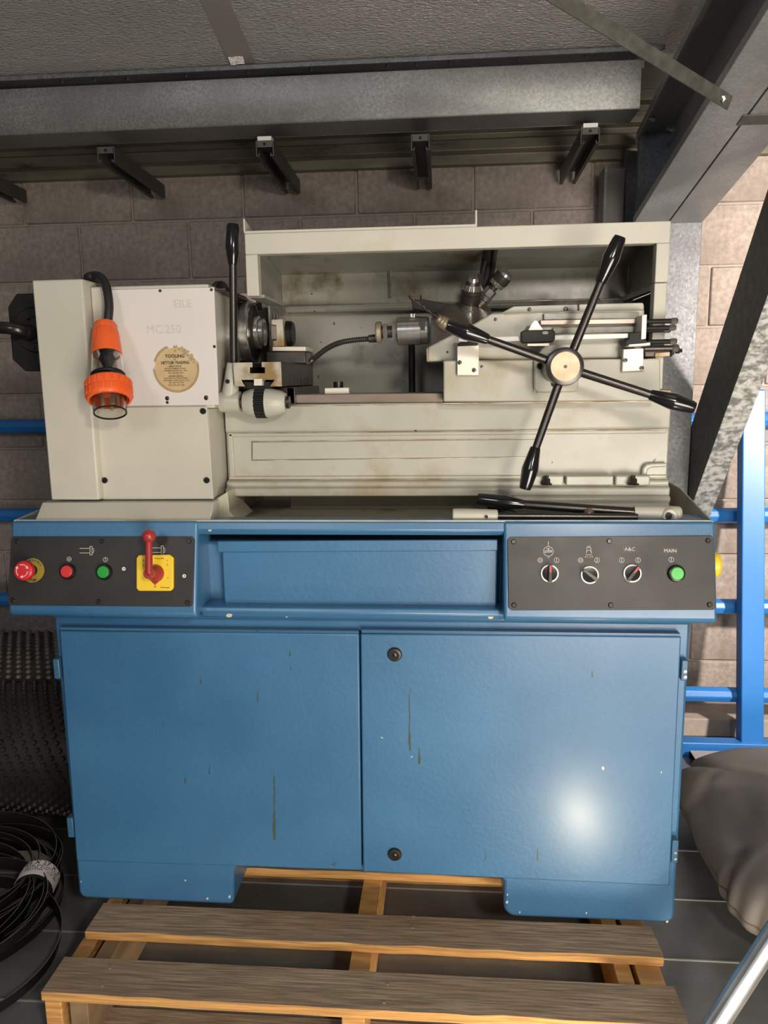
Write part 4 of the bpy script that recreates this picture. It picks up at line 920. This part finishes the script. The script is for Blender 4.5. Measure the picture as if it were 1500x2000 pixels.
# mains lead with orange plug
ld = thing('power_lead', (-.63,1.42,1.44), 'black power lead with orange and clear plug hanging over the headstock', 'plug')
pA, pB = A(205,632,1.425), A(215,800,1.352)
ax = (pB-pA).normalized()
path = smooth_path([V((-.80,1.88,1.2)), V((-.79,1.878,1.43)), V((-.765,1.74,1.455)), A(172,546,1.52), A(186,538,1.49), A(200,545,1.462), A(209,566,1.443), A(213,600,1.432), pA+ax*.004+V((.0045,0,0))], 8)
bm = NB(); tube(bm, path, .0082, 14); obj('cord', bm, M['cord'], ld)
def pl_part(nm, prof, m, n=36, fl=None, cap=True):
    bm = NB(); lathe(bm, prof, pA, ax, n, cap=cap, fl=fl); return obj(nm, bm, m, ld)
L_ = (pB-pA).length
pl_part('gland_cap', [(.012,0),(.0195,.001),(.0215,.004),(.0215,.015),(.020,.016)], M['orange'], 10)
body = pl_part('plug_body', [(.0215,.015),(.0225,.017),(.0262,.045),(.0275,.066),(.024,.066),(.02,.02)], M['orange'])
bm = NB(); u_, w__, _ = frame(ax)
for k in range(18):
    t = 2*math.pi*k/18; e = u_*math.cos(t)+w__*math.sin(t); s = ax.cross(e)*.0013
    p, q = pA+ax*.019+e*.0222, pA+ax*.034+e*.0240; extr(bm, [p-s,p+s,q+s*.6,q-s*.6], e*.0012)
obj('grip_rib', bm, M['orange'], body)
pl_part('clear_sleeve', [(.0268,.064),(.0285,.095),(.0300,.122),(.0275,.122),(.0245,.064)], M['clear'])
pl_part('inner_core', [(.010,.06),(.015,.075),(.008,.09),(.013,.12)], M['blackm'], 16)
pl_part('seal_ring', [(.0292,.105),(.0306,.1065),(.0306,.1090),(.0294,.1105)], M['blackm'])
ring = pl_part('locking_ring', [(.031,.119),(.0385,.120),(.0405,.128),(.0405,.152),(.0385,.157),(.0345,.1575),(.0335,.132),(.031,.130)], M['orange'], 48, cap=False)
bm = NB()
for k in range(20):
    t = 2*math.pi*k/20; e = u_*math.cos(t)+w__*math.sin(t); s = ax.cross(e)
    for h0, h1 in ((.123,.135),(.139,.151)):
        c_ = pA+e*.0400; extr(bm, [c_+ax*h0-s*.0045, c_+ax*h0+s*.0045, c_+ax*h1+s*.0045, c_+ax*h1-s*.0045], e*.0016)
obj('ring_pad', bm, M['orange'], ring, bevel=.0004)
pl_part('clear_shroud', [(.0300,.132),(.0290,.178),(.0285,.1815),(.0265,.1815),(.0275,.132)], M['clear'], cap=False)
pl_part('shroud_rim', [(.0288,.180),(.0290,.1825),(.0272,.1825),(.0268,.180)], M['blackm'], cap=False)
pl_part('pin_carrier', [(.026,.130),(.026,.138)], M['orange'])
for k in range(5):
    t = 2*math.pi*k/5+.5; e = u_*math.cos(t)+w__*math.sin(t); bm = NB(); cyl(bm, pA+ax*.137+e*.015, pA+ax*.170+e*.015, .0028, n=10); obj('contact_pin', bm, M['brass'], ld)
# loose levers lying in the chip tray
def lever(nm, sock, rod, gripp, Y, r_s, lab, group=None):
    a, b = A(*sock[0],Y), A(*sock[1],Y); t = thing(nm, (a.x,Y,TF), lab, 'lever', group); return t, a, b
t1 = thing('loose_lever', (.3,1.45,TF), 'loose lever with black grip lying across the front right of the tray', 'lever')
a, b = A(1330,1004,1.445), A(1238,1001,1.45)
bm = NB(); lathe(bm, [(.011,0),(.0145,.004),(.0145,.03),(.0125,(b-a).length)], a, b-a, 20); sx = obj('socket', bm, M['creamy'], t1)
bm = NB(); lathe(bm, [(.0145,-.014),(.0145,.010),(.012,.0125),(.0065,.0125),(.0065,.0085),(.003,.0085)], A(1306,1007,1.441), (0,-1,0), 24); obj('socket_boss', bm, M['creamy'], sx)
bm = NB(); lathe(bm, [(.0062,0),(.0062,.003),(.0025,.003),(.0025,.001)], A(1306,1007,1.4285), (0,-1,0), 14); obj('boss_screw', bm, M['blackm'], sx)
c = A(1024,985,1.465); bm = NB(); cyl(bm, b+(a-b)*.1, c, .0095, .0085, 20); obj('rod', bm, M['rod'], t1)
g = A(932,974,1.475); grip(t1, c, g-c, (g-c).length*1.0)
t2 = thing('loose_lever', (-.1,1.43,TF), 'loose lever with cream socket and bare black rod against the tray rim', 'lever')
a, b = A(884,1006,1.425), A(972,1007,1.425)
bm = NB(); lathe(bm, [(.011,0),(.0125,.002),(.0128,.03),(.0115,(b-a).length-.002),(.009,(b-a).length)], a, b-a, 20); sx = obj('socket', bm, M['creamy'], t2)
bm = NB(); lathe(bm, [(.003,0),(.003,.003),(.001,.003)], A(950,1009,1.4125), (0,-1,0), 10); obj('socket_screw', bm, M['blackm'], sx)
c = A(1245,1009,1.43); bm = NB(); cyl(bm, b, c, .0058, .0058, 16); obj('rod', bm, M['rod'], t2)
t3 = thing('loose_lever', (.1,1.44,TF), 'short dark bent lever with a brown ball end in the tray', 'lever')
p = smooth_path([A(955,985,1.50), A(990,1000,1.485), A(1040,1011,1.48), A(1105,1015,1.462), A(1130,1008,1.452), A(1148,1003,1.445)], 6)
bm = NB(); tube(bm, p, .0062, 12, rf=lambda i: 1.35 if i < 8 else 1); obj('rod', bm, M['blackm'], t3)
bm = NB(); lathe(bm, [(.0105*math.sin(math.pi*i/10), -.0105*math.cos(math.pi*i/10)) for i in range(11)], A(1150,1003,1.443), (0,0,1), 20, cap=False); obj('ball_end', bm, mat('brown_ball', (.14,.085,.06), .25, .4, c2=(.25,.17,.13), ns=60), t3)

# ================================================================ THINGS AROUND
# dimpled membrane roll
dm = thing('dimpled_membrane_roll', (-1.3,2.05,0), 'roll of black dimpled drainage membrane lying on the floor at left', 'roll')
YC, RR = 2.05, .186; X0, X1 = -2.0, -.835
bm = NB(); lathe(bm, [(RR-.02,-.0005),(RR,0),(RR,X1-X0),(RR-.02,X1-X0)], (X0,YC,RR+.001), (1,0,0), 64); obj('roll_core', bm, M['dimp'], dm)
vs, fs = [], []
def stud(c, n, u, r0, r1, h, k=8):
    w = n.cross(u); i0 = len(vs)
    for r, hh in ((r0,0),(r1,h)):
        for i in range(k):
            a = 2*math.pi*i/k; vs.append(c+n*hh+(u*math.cos(a)+w*math.sin(a))*r)
    for i in range(k): fs.append((i0+i, i0+(i+1)%k, i0+k+(i+1)%k, i0+k+i))
    fs.append(tuple(i0+k+i for i in range(k)))
nr = 42
for j in range(nr):
    a = math.radians(-60+ (250/nr)*j) ; nvec = V((0,-math.cos(a), math.sin(a)))
    for i in range(33):
        x = -1.86+.032*i+(.016 if j % 2 else 0)+.005*j % .032
        if x > X1-.01: continue
        stud(V((x,YC,RR+.001))+nvec*(RR-.0005), nvec, U, .0085, .0055, .009)
me = bpy.data.meshes.new('dimples'); me.from_pydata(vs, [], fs); me.materials.append(M['dimp'])
o = bpy.data.objects.new('dimples', me); COL.objects.link(o); o.parent = dm; o.matrix_parent_inverse = Matrix.Translation(-dm.location); o['kind'] = 'stuff'
# loose dusty flap behind the roll
prof = []
for i in range(14):
    t = i/13; y = 2.09+.38*t; z = .372+.030*math.sin(t*2.2)-.0*t; prof.append((y,z))
bm = NB(); nx = 60; g = []
for j, (y, z) in enumerate(prof):
    g.append([bm.verts.new((X0+(X1-X0)*i/nx, y, z+.006*math.sin(i*1.3+j*1.1)*math.sin(j*.9)+random.uniform(-.002,.002))) for i in range(nx+1)])
for a, b in zip(g, g[1:]):
    for i in range(nx): bm.faces.new((a[i],a[i+1],b[i+1],b[i]))
bmesh.ops.solidify(bm, geom=bm.faces[:], thickness=.002); obj('loose_flap', bm, M['dimpl'], dm)
vs, fs = [], []
for j in range(13):
    for i in range(34):
        x = -1.9+.032*i+(.016 if j % 2 else 0); y = 2.11+.029*j; t = (y-2.09)/.38
        if x > X1-.01: continue
        stud(V((x,y,.372+.030*math.sin(t*2.2)+.001)), V((0,-.1,1)).normalized(), U, .010, .006, .008)
me = bpy.data.meshes.new('flap_dimples'); me.from_pydata(vs, [], fs); me.materials.append(M['dimpl'])
o = bpy.data.objects.new('flap_dimples', me); COL.objects.link(o); o.parent = dm; o.matrix_parent_inverse = Matrix.Translation(-dm.location); o['kind'] = 'stuff'
bm = NB(); lathe(bm, [(.15,0),(.15,X1-X0)], (X0,2.325,.1505), (1,0,0), 48); obj('rear_fold', bm, M['dimp'], dm)

# coil of bandsaw blade
LP = A(72,1728,1.60)
bc = thing('saw_blade_coil', (-1.15,1.56,0), 'coil of black band saw blade with a white size label, lower left corner', 'coil')
def band(ctr, rx, ry, rot, z0, tilt, hgt=.027, tk=.0013, jit=0, ph=0):
    bm = NB(); n = 72; rings = []
    for i in range(n):
        a = 2*math.pi*i/n; x = rx*math.cos(a); y = ry*math.sin(a); rad = 1+jit*math.sin(2*a+ph)
        p = V((x*math.cos(rot)-y*math.sin(rot), x*math.sin(rot)+y*math.cos(rot), 0))*rad + V(ctr)
        z = z0+tilt*math.cos(a+ph); o_ = V((math.cos(a+rot),math.sin(a+rot),0))
        rings.append([bm.verts.new((p.x,p.y,z)), bm.verts.new((p.x+o_.x*tk,p.y+o_.y*tk,z)), bm.verts.new((p.x+o_.x*(tk+.006),p.y+o_.y*(tk+.006),z+hgt)), bm.verts.new((p.x+o_.x*.006-.0006,p.y+o_.y*.006,z+hgt))])
    for i in range(n):
        a, b = rings[i], rings[(i+1)%n]
        for k in range(4):
            f = bm.faces.new((a[k],a[(k+1)%4],b[(k+1)%4],b[k])); f.material_index = 1 if k == 2 else 0
    return bm
def zc(i): return .002+.010*(i%7)
for i, (cx, cy, rx, ry, z0, tl, ph) in enumerate(((-1.195,1.545,.262,.245,.001,.0,0),(-1.20,1.56,.250,.235,.012,.006,.5),(-1.19,1.54,.235,.245,.024,.008,2),(-1.20,1.575,.225,.215,.034,.010,1),
        
        ) + tuple((LP.x+o_+R_*math.cos(math.radians(t_)), LP.y+R_*math.sin(math.radians(t_)), R_, R_*.97, z_, .006, p_) for t_, R_, z_, p_, o_ in ((176,.235,.030,0,.012),(188,.245,.040,1,.004),(196,.225,.052,2,-.006),(204,.205,.034,3,.018),(212,.23,.060,4,-.012),(222,.20,.046,5,.008),(232,.21,.066,.6,-.002),(184,.20,.068,1.6,-.018),(240,.235,.024,2.6,.022),(168,.21,.058,3.3,-.004),(180,.225,.044,.4,.026),(192,.215,.064,1.2,-.024),(208,.24,.038,2.2,.014),(218,.185,.054,3.8,-.008),(200,.255,.028,4.4,.030)))):
    obj('blade_loop', band((cx,cy,0), rx, ry, .25*math.sin(i*2), z0+tl, tl, jit=.03, ph=ph), [M['band'], M['bandt']], bc)
# label sleeve around the bundle
def arcband(c, ax, rad, w, a0, a1, u, v, n=16, tk=.0006):
    bm = NB(); g = []
    for i in range(n+1):
        a = math.radians(a0+(a1-a0)*i/n); d = u*math.cos(a)+v*math.sin(a); g.append((c+d*rad, c+d*(rad+tk)))
    for i in range(n):
        (a, a2), (b, b2) = g[i], g[i+1]; ww = ax*(w/2)
        extr(bm, [a-ww, a+ww, b+ww, b-ww], (a2-a))
    return bm
lc_ = A(72,1728,1.60); axl = V((.16,-.95,-.04)).normalized(); ul = V((.94,.33,-.02)); ul = (ul-axl*ul.dot(axl)).normalized(); vl = ul.cross(axl).normalized(); vl = vl if vl.z > 0 else -vl
lc_ = V((LP.x, LP.y, .062))
lb = obj('size_label', arcband(lc_, axl, .046, .050, -10, 170, ul, vl, 24), M['label'], bc); lb['label'] = 'white size label wrapped round the blades'
fw = obj('label_band', arcband(lc_+axl*.030, axl, .0455, .008, -10, 170, ul, vl, 24), M['ink'], bc)
tn = (vl*.98-ul*.05).normalized(); 
bm = NB(); 
def curved_text(s, off, h, rad, a_mid, a_step, mt):
    for i, ch_ in enumerate(s):
        if ch_ == ' ': continue
        a = math.radians(a_mid - a_step*(i-(len(s)-1)/2)); d = ul*math.cos(a)+vl*math.sin(a); tdir = (ul*math.sin(a)-vl*math.cos(a))
        cu = bpy.data.curves.new('t','FONT'); cu.body = ch_; cu.size = h/.73; cu.align_x = 'CENTER'; cu.align_y = 'CENTER'; cu.extrude = .0002; cu.offset = .02*h; cu.resolution_u = 1
        t = bpy.data.objects.new('t', cu); COL.objects.link(t); me = t.to_mesh()
        upv = d.cross(tdir).normalized()
        R_ = Matrix((tdir, upv, d)).transposed().to_4x4(); R_.translation = lc_+d*(rad)+axl*off
        me.transform(R_); bm.from_mesh(me); t.to_mesh_clear(); bpy.data.objects.remove(t); bpy.data.curves.remove(cu)
curved_text('2750 X 27 X 0.9', -.016, .0115, .0468, 68, 10.5, None)
for k, s in enumerate(('BAND ENGINEERING', 'MASTER DURO-FLEX', 'SHARPENED  SLB MM')): curved_text(s, -.006+.007*k, .0045, .0468, 68, 6.4, None)
obj('lettering', bm, M['ink'], lb, smooth=False)
# grey paper wrap round the knot
bm = NB(); extr(bm, [A(20,1662,1.70), A(72,1661,1.70), A(101,1676,1.70), A(96,1718,1.66), A(88,1690,1.66), A(55,1684,1.66)], (0,.004,-.006)); obj('paper_wrap', bm, M['film'], bc)

# big grey bag
bg = thing('storage_bag', (1.06,1.8,0), 'large dark grey canvas cushion bag slumped on the floor at right', 'bag')
bm = NB(); nu, nv = 260, 110; g = []
bx, by, ax_, ay_ = 1.125, 1.79, .50, .39
def PZ(px, py, z):
    d = r_*((px-750)/FPX)+d_*((py-1000)/FPX)+f_; q = CAMP+d*((z-1.25)/d.z); return (q.x, q.y)
CREASES = [(PZ(1405,1690,.19),PZ(1500,1610,.21),.010,.016), (PZ(1350,1650,.17),PZ(1412,1595,.2),.009,.013), (PZ(1402,1735,.17),PZ(1425,1675,.18),.009,.020), (PZ(1340,1600,.17),PZ(1380,1540,.2),.010,.011), (PZ(1330,1545,.18),PZ(1400,1500,.2),.012,.008),
    (PZ(1440,1800,.15),PZ(1500,1740,.18),.014,.012), (PZ(1360,1715,.10),PZ(1378,1665,.15),.008,.010), (PZ(1385,1770,.08),PZ(1405,1700,.14),.008,.012), (PZ(1430,1850,.06),PZ(1450,1780,.14),.009,.010), (PZ(1400,1640,.2),PZ(1500,1560,.22),.016,.009)]
def sgnp(v, p): return math.copysign(abs(v)**p, v)
def noise3(p): 
    from mathutils import noise as nz
    cr_ = 0
    for (ax1,ay1),(ax2,ay2),w_,h_ in CREASES:
        d1 = V((ax2-ax1,ay2-ay1)); q_ = V((p.x-ax1,p.y-ay1)); t = max(0,min(1,q_.dot(d1)/d1.length_squared)); dd_ = (q_-d1*t).length
        cr_ += -.6*h_*math.exp(-(dd_/w_)**2)*(1-.7*abs(2*t-1)) + h_*.4*math.exp(-((dd_-w_*2.2)/(w_*1.3))**2)*(1-.7*abs(2*t-1))
    return cr_ + nz.noise(p*3.0)*.022 + nz.noise(p*8.0)*.007 - (max(0, .28-abs(nz.noise(V((p.x*6+p.y*4.5, p.y*2.2-p.x*2.2, p.z*3)))))/.28)**2*.022
for j in range(nv+1):
    ph = -math.pi/2+math.pi*j/nv; row = []
    for i in range(nu):
        th_ = 2*math.pi*i/nu
        cx_ = sgnp(math.cos(ph), .55); x = sgnp(math.cos(th_), .30)*cx_; y = sgnp(math.sin(th_), .30)*cx_; z = math.sin(ph)
        zz = .145*sgnp(z, .75)
        hgt = .145+zz if zz > 0 else (.145+zz)
        p = V((bx+ax_*x*(1 if z < .0 else 1-.05*z), by+ay_*y, max(0.0, .105+ (.135*(z**.9) if z > 0 else .105*z))))
        nn = noise3(p); out_ = V((x,y,.6 if z > 0 else 0)).normalized() if j not in (0,nv) else V((0,0,1))
        if p.z > .004: p = p + out_*nn
        p.z = max(p.z, .0); row.append(p)
    g.append(row)
rowsv = [[bm.verts.new(p) for p in r] for r in g[1:-1]]
for a, b in zip(rowsv, rowsv[1:]):
    for i in range(nu): bm.faces.new((a[i],a[(i+1)%nu],b[(i+1)%nu],b[i]))
bm.faces.new(rowsv[0]); tv = bm.verts.new((bx,by,.245))
for i in range(nu): bm.faces.new((rowsv[-1][i], rowsv[-1][(i+1)%nu], tv))
bag = obj('cover', bm, M['bag'], bg, ang=80)
js = int(nv*.50)
bm = NB(); tube(bm, [p+V((0,0,.002)) for p in g[js]]+[g[js][0]], .0022, 6); obj('seam', bm, M['seam'], bg, ang=80)

# aluminium tube leaning into the frame
tu = thing('aluminium_tube', (.42,1.05,0), 'scuffed aluminium tube leaning across the bottom right corner', 'tube')
p1, p2 = A(1392,2010,1.16), A(1520,1812,1.22); d = (p2-p1).normalized(); t0 = p1-d*(p1.z/d.z) ; t1_ = p2+d*.55
bm = NB(); lathe(bm, [(.0185,0),(.0185,(t1_-t0).length)], t0, d, 40, fl=lambda i: .94 if i % 10 in (0,1) else 1); obj('pipe', bm, M['pipe'], tu, ang=25)
bm = NB(); lathe(bm, [(.0205,0),(.0205,.03),(.019,.032)], t0, d, 24); obj('end_cap', bm, M['cord'], tu)
